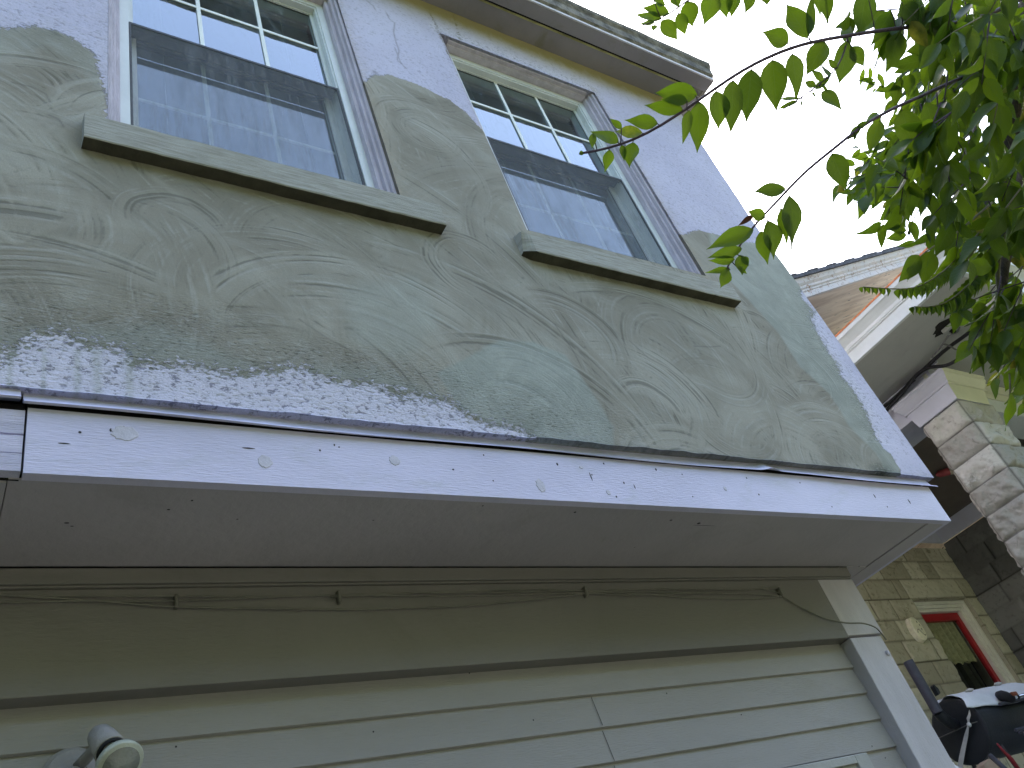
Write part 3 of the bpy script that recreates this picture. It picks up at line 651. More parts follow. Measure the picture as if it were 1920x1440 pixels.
cable(cb, [(-100, 1112), (100, 1117), (400, 1119), (650, 1116), (800, 1118), (950, 1116), (1090, 1111), (1180, 1117), (1280, 1113), (1400, 1113), (1465, 1118)], .0026, MT['cable'], 2.102, 3)
cable(cb, [(620, 1120), (800, 1111), (1000, 1104), (1100, 1108), (1220, 1110), (1340, 1111), (1392, 1109), (1425, 1102), (1460, 1112)], .0022, MT['cable'], 2.101, 4)
for px, py in ((330, 1127), (635, 1119), (1097, 1109), (1462, 1110)):
    P = wallpx(px, py, 2.1); cb.box(P[0] - .004, P[0] + .004, 2.092, 2.112, P[2] - .018, P[2] + .016, MT['cable'])
tag(cb.build('cable_bundle', smooth=True), 'bundle of thin painted cables sagging along the wall under the overhang', 'cable')
cb = MB(); pts = [(1462, 1115), (1500, 1138), (1545, 1160), (1585, 1171), (1612, 1172), (1638, 1178), (1655, 1190), (1662, 1200)]
P = [wallpx(a, b_, 2.104) for a, b_ in pts]; P[3][1] -= .01; P[4][1] -= .02; P[5][1] -= .012
cb.tube(smooth_path(sum([[p + (q_ - p) * k / 5 for k in range(5)] for p, q_ in zip(P, P[1:])], []) + [P[-1]]), .0032, MT['cable'], 6)
tag(cb.build('wall_cable', smooth=True), 'single thin cable running down to the corner above the post', 'cable')

# floodlight at the lower left
MT['lamp_white'] = surf('lamp_paint', (.34, .325, .325), .5, .08, 12, (.3, .28, .25), .4, 9)
MT['bulb'] = surf('bulb_rim', (.44, .46, .38), .35, .05, 10, spec=.5); MT['bulb_glass'] = surf('bulb_glass', (.20, .21, .19), .15, .1, 10, spec=.7)
MT['rubber'] = surf('black_gasket', (.015, .015, .02), .6, .1, 9)
bp = on(135, 1428, 1, 2.16)
fl = thing('floodlight', 'small white bell-shaped floodlight on a round base at the bottom left of the clapboards', 'light', tuple(bp))
b = MB(); b.lathe([(0, .062), (.008, .062), (.018, .052), (.026, .030), (.028, 0.0)], (bp[0], 2.168, bp[2] - .03), (0, -1, 0), MT['lamp_white'], 32); b.lathe([(0, .026), (.03, .026), (.034, .02), (.034, 0)], (bp[0] - .006, 2.14, bp[2] - .055), (0, -1, .1), MT['lamp_white'], 20)
b.build('base_plate', fl, smooth=False)
hp = on(186, 1392, 1, 2.05); hp2 = on(205, 1425, 1, 1.99)
b = MB(); b.tube(smooth_path([np.array([bp[0] + .01, 2.14, bp[2] - .02]), np.array([bp[0] + .03, 2.12, bp[2] - .005]), (hp + [bp[0] + .03, 2.12, bp[2]]) / 2, hp + [0, .01, .0]]), [.013, .013, .012, .013], MT['lamp_white'], 12); b.build('arm', fl, smooth=True)
top = on(182, 1372, 1, 2.07); mouth = on(209, 1409, 1, 2.01)
ax = (mouth - top); L = np.linalg.norm(ax); ax /= L
b = MB(); b.lathe([(-.002, 0), (0, .010), (.006, .019), (.018, .026), (.04, .030), (L, .034), (L, .030), (L - .01, .029)], top, ax, MT['lamp_white'], 32); b.build('lamp_holder', fl, smooth=True)
b = MB(); b.lathe([(L - .004, .031), (L + .006, .031), (L + .006, .026), (L - .004, .026)], top, ax, MT['rubber'], 28); b.build('gasket', fl, smooth=True)
b = MB(); b.lathe([(L - .01, .018), (L + .01, .019), (L + .035, .040), (L + .042, .047), (L + .052, .049), (L + .058, .046), (L + .0585, .0)], top, ax, MT['bulb'], 36)
b.lathe([(L + .0590, .0385), (L + .060, .038), (L + .0605, .0)], top, ax, MT['bulb_glass'], 36); b.build('bulb', fl, smooth=True)

# ================================================================== NEIGHBOUR HOUSE
nb = thing('stone_house', 'rock-faced stone house next door with white porch eave, peeling gable rake and red window', 'house', (8.0, 4.0, 0))
def stone_mat(name, c0, c1, mortar, dirt, dm=.5):
    m = NT(name); obj = m.coord('Object'); sv = m.attr('stone'); mo = m.attr('mortar')
    n = m.noise(obj, 5, 6, .65, .3); n2 = m.noise(obj, 30, 5, .65)
    c = m.mix(m.ramp(m.math('ADD', m.math('MULTIPLY', sv, .5), m.math('MULTIPLY', n, .5)), (.25, .75)), c0, c1)
    c = m.mix(m.math('MULTIPLY', m.ramp(n2, (.55, .75)), dm), c, dirt)
    c = m.mix(m.math('MULTIPLY', m.ramp(m.noise(obj, 9, 6, .7, 1.2), (.56, .70)), dm), c, dirt)
    c = m.mix(mo, c, mortar); m.l(c, m.b.inputs['Base Color']); m.b.inputs['Roughness'].default_value = .92; m.b.inputs['Specular IOR Level'].default_value = .15
    m.l(m.bump(m.math('ADD', n2, m.math('MULTIPLY', n, 2.0)), .006, .8), m.b.inputs['Normal']); return m.m
MT['stone'] = stone_mat('cream_rockface', (.38, .345, .25), (.58, .54, .41), (.09, .075, .05), (.13, .11, .065), .7)
MT['stone_dark'] = stone_mat('grey_rockface', (.13, .128, .12), (.24, .235, .22), (.04, .038, .035), (.06, .056, .05), .5)
MT['stone_pillar'] = stone_mat('pillar_rockface', (.32, .31, .27), (.50, .485, .43), (.10, .095, .085), (.13, .125, .10), .5)

def blockwall(name, origin, U, Vv, N, Lu, Lv, mat, parent, course=.2, bw=(.22, .46), step=.012, relief=.018, holes=(), seed=1, joint=.006, explicit=None, taper=None):
    """ashlar of rock-faced blocks: u along the wall, v up, N outwards"""
    O = np.array(origin, float); U = np.array(U, float); Vv = np.array(Vv, float); N = np.array(N, float); r = random.Random(seed)
    nu, nv = max(2, int(Lu / step)), max(2, int(Lv / step)); us = np.linspace(0, Lu, nu + 1); vs = np.linspace(0, Lv, nv + 1)
    us = np.unique(np.concatenate([us] + [np.array([h[0], h[1]]) for h in holes])); vs = np.unique(np.concatenate([vs] + [np.array([h[2], h[3]]) for h in holes]))
    A, B = np.meshgrid(us, vs, indexing='ij'); EDGE = np.full(A.shape, 1e9); SV = np.zeros(A.shape); blocks = list(explicit or [])
    ncs = int(math.ceil(Lv / course))
    for i in range(ncs):
        z0, z1 = i * course, (i + 1) * course; x = -r.uniform(0, bw[0])
        while x < Lu:
            wd = r.uniform(*bw); blocks.append((x, x + wd, z0, z1)); x += wd
    done = np.zeros(A.shape, bool)
    H = np.zeros(A.shape)
    for (a0, a1, b0, b1) in blocks:
        mm = (A >= a0) & (A <= a1) & (B >= b0) & (B <= b1) & ~done
        if not mm.any(): continue
        e = np.minimum(np.minimum(A - a0, a1 - A), np.minimum(B - b0, b1 - B))[mm]
        sd = r.randint(0, 9999); bulge = np.clip(e / .035, 0, 1) ** .6
        q_ = fbm(A[mm] * 14, B[mm] * 14, sd, 4, .6); cr = np.abs(fbm(A[mm] * 7, B[mm] * 7, sd + 5) - .5)
        H[mm] = bulge * (relief * (.45 + 1.1 * (q_ - .3) - 1.2 * cr)) ; EDGE[mm] = e; SV[mm] = r.random(); done |= mm
    mort = np.clip(1 - EDGE / joint, 0, 1); H -= mort * .006
    P = O + A[..., None] * U + B[..., None] * Vv + H[..., None] * N
    if taper: P = taper(P)
    idx = np.arange(A.size).reshape(A.shape); um = (us[:-1] + us[1:]) / 2; vm = (vs[:-1] + vs[1:]) / 2; keep = np.ones((len(um), len(vm)), bool)
    for h in holes: keep &= ~(((um > h[0]) & (um < h[1]))[:, None] & ((vm > h[2]) & (vm < h[3]))[None, :])
    F = np.stack([idx[:-1, :-1], idx[1:, :-1], idx[1:, 1:], idx[:-1, 1:]], -1)[keep]
    return P.reshape(-1, 3), F, SV.ravel(), mort.ravel()
def stone_obj(name, parts, mat, parent, extra=None):
    V3 = []; F = []; S = []; Mo = []; o_ = 0
    for p, f, s, mo in parts: V3.append(p); F.append(f + o_); S.append(s); Mo.append(mo); o_ += len(p)
    if extra:
        for quad in extra:
            V3.append(np.array(quad, float)); F.append(np.array([[0, 1, 2, 3]]) + o_); S.append(np.full(4, .5)); Mo.append(np.zeros(4)); o_ += 4
    V3 = np.vstack(V3); F = np.vstack(F); me = bpy.data.meshes.new(name); me.from_pydata(V3.tolist(), [], F.tolist())
    for nm, A in (('stone', S), ('mortar', Mo)): at_ = me.attributes.new(nm, 'FLOAT', 'POINT'); at_.data.foreach_set('value', np.concatenate(A).astype(np.float32))
    me.materials.append(mat); me.polygons.foreach_set('use_smooth', [True] * len(me.polygons)); me.update()
    o = bpy.data.objects.new(name, me); COL.objects.link(o)
    if parent: o.parent = parent; o.matrix_parent_inverse = parent.matrix_world.inverted() if parent.type == 'EMPTY' else Matrix()
    return o
# back wall y=4.3, x 5.0..8.8, z 1.3..4.36
BX, BZ = 5.0, 1.356
hole = (7.67 - BX, 8.60 - BX, 2.30 - BZ, 3.745 - BZ)
lint = (7.645 - BX, 8.60 - BX, 3.752 - BZ, 3.957 - BZ)
quo = [(hole[1], hole[1] + (.19 if i % 2 else .2), 2.15 - BZ + .2 * i, 2.35 - BZ + .2 * i) for i in range(8)]
bw_ = blockwall('w', (BX, 4.3, BZ), (1, 0, 0), (0, 0, 1), (0, -1, 0), 3.8, 3.0, None, None, course=.2, holes=[hole], seed=4, explicit=[lint] + quo, relief=.020, joint=.010)
rev = [((7.67, 4.3, 2.3), (7.67, 4.62, 2.3), (7.67, 4.62, 3.745), (7.67, 4.3, 3.745)), ((8.6, 4.3, 2.3), (8.6, 4.62, 2.3), (8.6, 4.62, 3.745), (8.6, 4.3, 3.745)), ((7.67, 4.3, 3.745), (8.6, 4.3, 3.745), (8.6, 4.62, 3.745), (7.67, 4.62, 3.745)),
       ((5.0, 4.3, 0), (8.8, 4.3, 0), (8.8, 4.3, BZ), (5.0, 4.3, BZ))]
stone_obj('stone_wall', [bw_], MT['stone'], nb, rev)['label'] = 'cream rock-faced stone wall around the red window'
dw = blockwall('d', (8.8, 4.3, BZ), (0, -1, 0), (0, 0, 1), (-1, 0, 0), 3.2, 3.0, None, None, course=.2, seed=9, bw=(.24, .44), relief=.02, step=.015)
stone_obj('stone_wall', [dw], MT['stone_dark'], nb, [((8.8, 1.1, 0), (8.8, 4.3, 0), (8.8, 4.3, BZ), (8.8, 1.1, BZ)), ((8.8, 1.1, 0), (9.3, 1.1, 0), (9.3, 1.1, 4.36), (8.8, 1.1, 4.36))])['label'] = 'dark grey rock-faced side wall of the porch'
# pillar: square, slightly battered, each course one block
pl = thing
def pillar_part():
    parts = []; z1 = 4.296; z0 = 1.45; x0, x1, y0, y1 = 6.10, 6.52, 2.26, 2.585
    def tp(P):
        k = (z1 - P[:, :, 2:3]) / (z1 - z0); c_ = np.array([(x0 + x1) / 2, (y0 + y1) / 2, 0]); Q = P.copy(); Q[..., :2] = c_[:2] + (P[..., :2] - c_[:2]) * (1 + .10 * k); return Q
    def ex(L): return [(-.001, L + .001, z0 + .2 * i - z0 + (z1 - z0) % .2 - .2, z0 + .2 * (i + 1) - z0 + (z1 - z0) % .2 - .2) for i in range(17)]
    for (O, U, N, L, sd) in (((x0, y0, z0), (1, 0, 0), (0, -1, 0), x1 - x0, 3), ((x0, y0, z0), (0, 1, 0), (-1, 0, 0), y1 - y0, 5), ((x1, y0, z0), (0, 1, 0), (1, 0, 0), y1 - y0, 6), ((x0, y1, z0), (1, 0, 0), (0, 1, 0), x1 - x0, 7)):
        parts.append(blockwall('p', O, U, (0, 0, 1), N, L, z1 - z0, None, None, course=9, bw=(5, 6), step=.008, relief=.05, seed=sd, explicit=ex(L), taper=tp, joint=.008))
    return stone_obj('pillar', parts, MT['stone_pillar'], nb)
pil = pillar_part(); pil['label'] = 'rock-faced grey stone porch pillar'
MT['nwhite'] = surf('white_porch_paint', (.57, .61, .60), .5, .05, 3, (.45, .46, .44), .3, 5, (1, 1, 1), .0006, 30)
MT['ncream'] = surf('warm_lit_porch_paint', (.60, .60, .45), .5, .05, 3, (.5, .5, .36), .3, 5, (1, 1, 1), .0006, 30)  # warm light on the porch front painted in as cream
MT['nlav'] = surf('pale_beam_paint', (.52, .53, .60), .5, .05, 3, (.42, .4, .42), .3, 5, (1, 1, 1), .0006, 30)
MT['nsoffit'] = surf('porch_soffit_paint', (.36, .37, .345), .6, .05, 1, (.25, .25, .22), .3, 3, (1, 1, 1), .0005, 30)
MT['nceil'] = surf('brown_porch_ceiling', (.12, .098, .08), .6, .1, 3, bump=.0005)
MT['copper'] = surf('orange_flashing', (.50, .17, .06), .6, .25, 20, (.6, .5, .42), .5, 14)
MT['shingle'] = surf('grey_shingle_edge', (.10, .10, .115), .85, .3, 20, bump=.004, bscale=40)
def peel():
    m = NT('peeling_white_trim'); v = m.coord('Object', (1, 1, 1)); n = m.noise(v, 18, 7, .72, .8); n2 = m.noise(v, 3.5, 4, .6)
    c = m.mix(m.ramp(n2, (.35, .65)), (.62, .58, .56), (.68, .60, .55)); c = m.mix(m.ramp(n, (.56, .62)), c, (.40, .25, .15)); c = m.mix(m.ramp(m.noise(v, 40, 5, .7), (.62, .68)), c, (.26, .19, .14))
    m.l(c, m.b.inputs['Base Color']); m.b.inputs['Roughness'].default_value = .7; m.l(m.bump(m.ramp(n, (.56, .60, 1, 0)), .004, .8), m.b.inputs['Normal']); return m.m
MT['peel'] = peel()
def wood():
    m = NT('weathered_bare_wood'); RA = math.radians(24.1); v = m.coord('Object', None, (0, RA, 0)); mp = m.n('ShaderNodeMapping'); m.l(v, mp.inputs[0]); mp.inputs['Scale'].default_value = (.8, 9, 9)
    n = m.noise(mp.outputs[0], 1.1, 6, .6, .4); n2 = m.noise(mp.outputs[0], 3.2, 5, .65, .3); c = m.mix(m.ramp(n, (.3, .7)), (.58, .42, .30), (.88, .72, .56)); c = m.mix(m.ramp(n2, (.60, .68)), c, (.07, .05, .035))
    c = m.mix(m.ramp(m.noise(v, 7, 6, .7, 1), (.62, .70)), c, (.58, .52, .46)); m.l(c, m.b.inputs['Base Color']); m.b.inputs['Roughness'].default_value = .75; m.l(m.bump(n2, .003, .6), m.b.inputs['Normal']); return m.m
MT['wood'] = wood()
# capital, warm front and cool side light painted into its faces
def ring(prof, x0, x1, y0, y1, z0, name, front, left):
    b = MB()
    for (o0, h0), (o1, h1) in zip(prof, prof[1:]):
        q = lambda o, z: [(x0 - o, y0 - o, z), (x1 + o, y0 - o, z), (x1 + o, y1 + o, z), (x0 - o, y1 + o, z)]
        A_, B_ = q(o0, z0 + h0), q(o1, z0 + h1)
        for k, mt in ((0, front), (1, left), (2, left), (3, left)): b.face([A_[k], A_[(k + 1) % 4], B_[(k + 1) % 4], B_[k]], mt)
    q = lambda o, z: [(x0 - o, y0 - o, z), (x1 + o, y0 - o, z), (x1 + o, y1 + o, z), (x0 - o, y1 + o, z)]
    b.face(q(prof[0][0], z0 + prof[0][1])[::-1], left); b.face(q(prof[-1][0], z0 + prof[-1][1]), left)
    return b.build(name, pil)
ring([(.012, 0), (.016, .004), (.035, .115), (.035, .125), (.048, .128), (.050, .145), (.055, .150), (.075, .185), (.080, .190), (.080, .215), (.086, .220), (.086, .236)], 6.10, 6.52, 2.26, 2.585, 4.300, 'capital', MT['ncream'], MT['nlav'])
# beams
b = MB(); b.box(6.102, 6.50, 2.30, 4.28, 4.392, 4.648, MT['nlav']); b.box(6.088, 6.102, 2.2, 4.28, 4.615, 4.648, MT['nlav']); b.build('porch_beam', nb, bevel=.003)
b = MB(); b.box(6.50, 12.0, 2.36, 2.62, 4.37, 4.648, MT['nwhite']); b.box(6.1, 12.0, 2.345, 2.3595, 4.50, 4.648, MT['ncream']); b.box(6.1, 12.0, 2.325, 2.3445, 4.56, 4.648, MT['ncream']); b.build('porch_beam', nb, bevel=.003)
# soffit and ceiling
b = MB(); b.box(5.34, 6.087, 1.49, 4.30, 4.650, 4.67, MT['nsoffit']); b.box(6.087, 12, 1.49, 2.324, 4.650, 4.67, MT['nsoffit'])
for i in range(1, 6):
    x = 5.34 + .75 * i / 6; b.box(x, x + .0012, 1.5, 4.29, 4.6493, 4.651, MT['nsoffit'])
b.build('porch_soffit', nb)
b = MB(); b.box(6.5, 8.8, 2.62, 4.3, 4.53, 4.55, MT['nceil']); b.build('porch_ceiling', nb)
b = MB(); b.box(5.3, 8.78, 4.262, 4.299, 4.36, 4.528, MT['nlav']); b.box(8.762, 8.799, 2.62, 4.262, 4.36, 4.528, MT['nlav']); b.build('frieze_board', nb, bevel=.002)
# eave with crown moulding
pf = [(0, 0), (0, .088), (-.004, .092), (-.012, .094), (-.014, .102), (-.020, .106), (-.024, .128), (-.040, .146), (-.070, .172), (-.082, .178), (-.086, .196), (-.086, .208), (.03, .208), (.03, 0)]
b = MB(); k = len(pf); E0 = 5.335; F0 = 1.465
vs = []
for (dx, dz) in pf: vs.append((E0 + dx, 6.6, 4.648 + dz))
for (dx, dz) in pf: vs.append((E0 + dx, F0 + dx, 4.648 + dz))
for (dx, dz) in pf: vs.append((12.0, F0 + dx, 4.648 + dz))
fs = [(j, (j + 1) % k, (j + 1) % k + k, j + k) for j in range(k)] + [(j + k, (j + 1) % k + k, (j + 1) % k + 2 * k, j + 2 * k) for j in range(k)] + [tuple(range(k))]
b.mesh(vs, fs, MT['nwhite']); b.build('crown_moulding', nb)
b = MB(); b.box(E0 - .092, E0 - .06, F0 - .09, 6.6, 4.8565, 4.868, MT['copper']); b.box(E0 - .06, 12, F0 - .092, F0 - .06, 4.8565, 4.868, MT['copper']); b.build('roof_flashing', nb)
b = MB(); b.face([(E0 - .07, F0 - .07, 4.869), (12, F0 - .07, 4.869), (12, 4.3, 5.4), (7.6, 4.3, 5.4)], MT['shingle']); b.face([(E0 - .07, F0 - .07, 4.869), (7.6, 4.3, 5.4), (7.6, 6.6, 5.4), (E0 - .07, 6.6, 4.869)], MT['shingle']); b.build('porch_roof', nb)
# gable with peeling rake
ra = math.radians(24.1); U = (math.cos(ra), 0, math.sin(ra)); Vn = (-math.sin(ra), 0, math.cos(ra)); G0 = np.array([6.0, 2.7, 6.03]) - np.array(U) * 1.9; LR = 7.5
def gprism(prof, m, name):
    b = MB(); b.prism([(y, v_) for y, v_ in prof], G0, (0, 1, 0), Vn, U, LR, m); return b
b = gprism([(0, -.205), (0, -.15), (-.006, -.148), (-.008, -.13), (-.02, -.12), (-.022, -.10), (-.04, -.08), (-.05, -.05), (-.055, -.035), (.03, -.035), (.03, -.205)], MT['peel'], ''); b.build('rake_board', nb)
b = gprism([(.03, -.20), (1.6, -.20), (1.6, -.18), (.03, -.18)], MT['wood'], ''); b.build('rake_soffit', nb)
b = gprism([(-.075, -.033), (-.078, 0), (5, 0), (5, -.033)], MT['shingle'], '')
r2 = random.Random(8); s_ = .2
while s_ < LR - .3:
    L_ = r2.uniform(.2, .32); b.prism([(-.083, .0), (-.084, .009), (.3, .009), (.3, 0)], G0 + np.array(U) * s_, (0, 1, 0), Vn, U, L_ - .006 if r2.random() < .5 else L_, MT['shingle']); s_ += L_ * (2 if r2.random() < .5 else 1)
b.build('roof', nb)
b = MB(); b.face([(4.3, 4.28, 4.3), (11.2, 4.28, 4.3), (11.2, 4.28, 8.4), (4.3, 4.28, 5.2)], MT['wood']); b.face([(4.31, 4.28, 0), (4.31, 9, 0), (4.31, 9, 5.2), (4.31, 4.28, 5.2)], MT['stone_dark']); b.build('gable_wall', nb)
b = MB(); b.box(4.32, 11.2, 5.3, 9.0, 0, 5.1, MT['room']); b.box(4.32, 11.2, 4.32, 5.3, 4.9, 5.1, MT['room']); b.box(9.0, 11.2, 4.32, 5.3, 0, 4.9, MT['room']); b.build('interior', nb)
# window next door
wy = 4.40; b = MB(); CM = surf('cream_casing', (.80, .77, .66), .5, .06, 6, bump=.0004)
X0, X1, ZT_ = 7.672, 8.598, 3.742
for i, (o0, o1, yy) in enumerate(((0, .030, wy - .062), (.030, .058, wy - .040), (.058, .088, wy - .018))):
    b.box(X0 + o0, X0 + o1, yy, wy + .1, 2.31, ZT_ - o0, CM); b.box(X1 - o1, X1 - o0, yy, wy + .1, 2.31, ZT_ - o0, CM); b.box(X0 + o1, X1 - o1, yy, wy + .1, ZT_ - o1, ZT_ - o0, CM)
nw = b.build('window', nb, bevel=.002); nw['label'] = 'red framed window with cream casing and lace valance'
RED = surf('red_sash_paint', (.40, .018, .022), .4, .06, 5, bump=.0003)
b = MB(); a0, a1, zt_ = X0 + .09, X1 - .09, ZT_ - .09; sy = wy + .02
b.box(a0, a0 + .055, sy, sy + .04, 2.31, zt_, RED); b.box(a1 - .055, a1, sy, sy + .04, 2.31, zt_, RED); b.box(a0 + .055, a1 - .055, sy, sy + .04, zt_ - .075, zt_, RED); o = b.build('sash', nw, bevel=.002); fix(o, nw)
b = MB(); b.face([(a0 + .055, sy + .02, 2.31), (a1 - .055, sy + .02, 2.31), (a1 - .055, sy + .02, zt_ - .075), (a0 + .055, sy + .02, zt_ - .075)], MT['glass_dark']); o = b.build('glass_pane', nw); fix(o, nw)
b = MB(); vs = []; nx_ = 120
for i in range(nx_ + 1):
    x = a0 + .04 + (a1 - a0 - .08) * i / nx_; y = sy + .085 + .026 * math.sin(i * .42 + 1.2 * math.sin(i * .13)); zz_ = 3.17 + .022 * abs(math.sin(i * .42)); vs += [(x, y, 3.66), (x, y, zz_)]
b.mesh(vs, [(2 * i, 2 * i + 2, 2 * i + 3, 2 * i + 1) for i in range(nx_)], surf('lace_curtain', (.62, .60, .42), .8, .15, 30, bump=.001)); o = b.build('lace_valance', nw, smooth=True); fix(o, nw)
b = MB(); b.box(a0 - .1, a1 + .1, 5.2, 5.25, 2.2, 3.8, MT['room']); b.box(a1 - .2, a1 - .10, sy + .15, sy + .2, 2.3, 3.7, surf('dark_curtain', (.05, .05, .045), .9, .1, 3)); b.box(a0 - .1, a0 - .05, 4.64, 5.2, 2.2, 3.8, MT['room']); b.box(a1 + .05, a1 + .1, 4.64, 5.2, 2.2, 3.8, MT['room']); b.box(a0 - .05, a1 + .05, 4.64, 5.2, 3.75, 3.8, MT['room']); o = b.build('room', nw); fix(o, nw)
# raised porch deck
b = MB(); b.box(5.02, 9.0, 1.75, 4.29, 0, 1.44, MT['stone_dark']); b.box(5.0, 9.0, 1.7, 4.295, 1.441, 1.47, MT['nsoffit']); b.build('porch_floor', nb)

# ---- oval plaque
P = on(1718, 1181, 1, 4.27); b = MB(); PQ = surf('plaque_cream', (.85, .80, .60), .6, .06, 12, (.3, .27, .18), .5, 25)
vs = []; nq = 40; V0 = np.array(P)
def oval(mb, c, rx, rz, y0, y1, m, inner=0):
    vs = [(c[0] + rx * math.cos(6.2832 * k / nq), y0, c[2] + rz * math.sin(6.2832 * k / nq)) for k in range(nq)] + [(c[0] + rx * .93 * math.cos(6.2832 * k / nq), y1, c[2] + rz * .93 * math.sin(6.2832 * k / nq)) for k in range(nq)]
    mb.mesh(vs, [(k, (k + 1) % nq, (k + 1) % nq + nq, k + nq) for k in range(nq)] + [tuple(range(nq, 2 * nq))], m)
oval(b, P, .088, .12, 4.29, 4.246, PQ); oval(b, P, .075, .105, 4.246, 4.240, PQ)
DK = surf('plaque_relief', (.25, .22, .15), .7, .1, 20)
for i in range(16):
    q_ = i / 15; b.tube([(P[0] - .05 + .09 * q_, 4.238, P[2] - .04 + .03 * math.sin(q_ * 5)), (P[0] - .044 + .09 * q_, 4.238, P[2] - .036 + .03 * math.sin(q_ * 5 + .3))], .003, DK, 5)
for dx, dz in ((.02, .05), (.035, .02), (.03, -.02)): b.tube([(P[0] + dx, 4.2375, P[2] + dz), (P[0] + dx + .004, 4.2375, P[2] + dz + .02)], .003, DK, 6)
tag(b.build('wall_plaque'), 'cream oval plaque hanging on the stone wall left of the red window', 'plaque')

# ---- black cables on the neighbour's beam
BK = surf('black_cable', (.012, .012, .014), .5, .1, 5); GW = surf('grey_wire', (.14, .14, .14), .5, .1, 5)
def ncable(pts, r, m, x=6.03, mb=None):
    P = [on(a, b_, 0, x) for a, b_ in pts]; out = sum([[p + (q_ - p) * k / 6 for k in range(6)] for p, q_ in zip(P, P[1:])], []) + [P[-1]]
    mb.tube(smooth_path(out, 4), r, m, 7)
b = MB(); ncable([(1640, 778), (1655, 764), (1688, 738), (1715, 707), (1735, 690), (1770, 658), (1790, 643), (1806, 632), (1860, 590)], .014, BK, 6.03, b)
ncable([(1645, 790), (1666, 765), (1692, 738), (1720, 700), (1742, 688), (1775, 686), (1800, 672), (1822, 655), (1850, 632), (1900, 600)], .013, BK, 6.0, b)
ncable([(1660, 762), (1690, 733), (1715, 712)], .011, BK, 6.02, b); ncable([(1738, 688), (1772, 688), (1798, 675), (1820, 655)], .009, BK, 6.01, b)
tag(b.build('cable_bundle', smooth=True), 'thick black cables looping along the porch beam next door', 'cable')
b = MB(); ncable([(1768, 645), (1780, 648), (1792, 656), (1808, 657), (1821, 654), (1828, 640), (1832, 618)], .006, GW, 5.95, b)
ncable([(1747, 671), (1765, 650), (1778, 628), (1795, 624), (1800, 614), (1796, 604), (1788, 600)], .006, GW, 5.9, b)
tag(b.build('thin_wire', smooth=True), 'thin grey wires drooping from the hole in the porch soffit', 'wire')
P = on(1776, 610, 2, 4.648); b = MB(); vs = [(P[0] + .085 * math.cos(k / 18 * 6.283) * (1 + .25 * math.sin(5 * k)), P[1] + .11 * math.sin(k / 18 * 6.283) * (1 + .2 * math.cos(3 * k)), 4.6475) for k in range(18)]
b.mesh(vs + [(x, y, 4.652) for x, y, z in vs], [tuple(range(18))] + [(k, (k + 1) % 18, (k + 1) % 18 + 18, k + 18) for k in range(18)], MT['black_gap']); b.build('soffit_hole', nb)
P = on(1785, 618, 2, 4.62); b = MB(); b.box(P[0] - .05, P[0] + .035, P[1] - .05, P[1] + .05, 4.615, 4.646, MT['nsoffit']); b.lathe([(0, .02), (.02, .02), (.022, .012), (.022, 0)], (P[0], P[1], 4.615), (0, 0, -1), MT['black_gap'], 14)
tag(b.build('junction_box', bevel=.004), 'small grey electrical box beside the dark hole in the porch soffit', 'electrical box')
P0 = on(1751, 886, 2, 4.525); P1 = on(1785, 876, 2, 4.5); b = MB(); FR = surf('red_ornament', (.30, .06, .06), .5, .1, 20); FB = surf('beige_ornament', (.36, .31, .24), .6, .2, 20)
d_ = (P1 - P0); n_ = np.array([-d_[1], d_[0], 0]); n_ /= np.linalg.norm(n_)
b.lathe([(0, .01), (.03, .03), (.10, .035), (.14, .03), (.145, 0)], P0 + [0, 0, -.03], d_ / np.linalg.norm(d_), FR, 14); b.lathe([(.12, .035), (.18, .042), (.27, .036), (.31, .015), (.315, 0)], P0 + [0, 0, -.03], d_ / np.linalg.norm(d_), FB, 14)
tag(b.build('ceiling_ornament', smooth=True), 'small red and beige ornament under the brown porch ceiling', 'ornament')

# ================================================================== BARREL SMOKER
MT['black_metal'] = surf('black_enamel', (.018, .022, .030), .45, .2, 6, (.03, .03, .033), .5, 12, bump=.0006, bscale=80, spec=.5)
MT['grey_metal'] = surf('dusty_pipe', (.060, .063, .085), .5, .15, 8, (.10, .10, .11), .4, 10, bump=.0006)
gc = np.array([5.70, 3.40, 2.355]); ga = np.array([math.cos(math.radians(-7)), math.sin(math.radians(-7)), 0.0]); R0 = .205
gr = thing('barrel_smoker', 'black barrel smoker with a slanting chimney pipe standing by the stone wall', 'grill', (gc[0] + .4, gc[1], 1.47))
b = MB(); b.lathe([(-.012, 0), (-.010, .12), (-.004, R0 - .02), (0, R0 - .006), (.004, R0), (.02, R0 + .002), (.95, R0 + .002), (.955, R0), (.96, 0)], gc, ga, MT['black_metal'], 56); b.build('barrel', gr, smooth=False)
side = np.cross(ga, [0, 0, 1])
b = MB()
for ang in (42,):
    a_ = math.radians(ang); off = (-side * -1 * 0)
    p = gc + R0 * 1.012 * (side * math.cos(a_) + np.array([0, 0, 1]) * math.sin(a_)); b.tube([p + ga * .03, p + ga * .93], .006, MT['black_metal'], 6)
p = gc + (R0 + .035) * (side * math.cos(.25) + np.array([0, 0, 1]) * math.sin(.25)); b.tube([p + ga * .2, p + ga * .75], .011, MT['grey_metal'], 8); b.build('lid_seam', gr)
pt = on(1703, 1240, 1, 3.36); pb = on(1759, 1337, 1, 3.36)
b = MB(); ax_ = np.array([0, 0, 1.0]); ptop = np.array([pb[0], 3.36, pt[2]])
b.lathe([(0, .034), (pt[2] - pb[2], .034), (pt[2] - pb[2], .029), (pt[2] - pb[2] - .03, .029)], (pb[0], 3.36, pb[2]), ax_, MT['grey_metal'], 28)
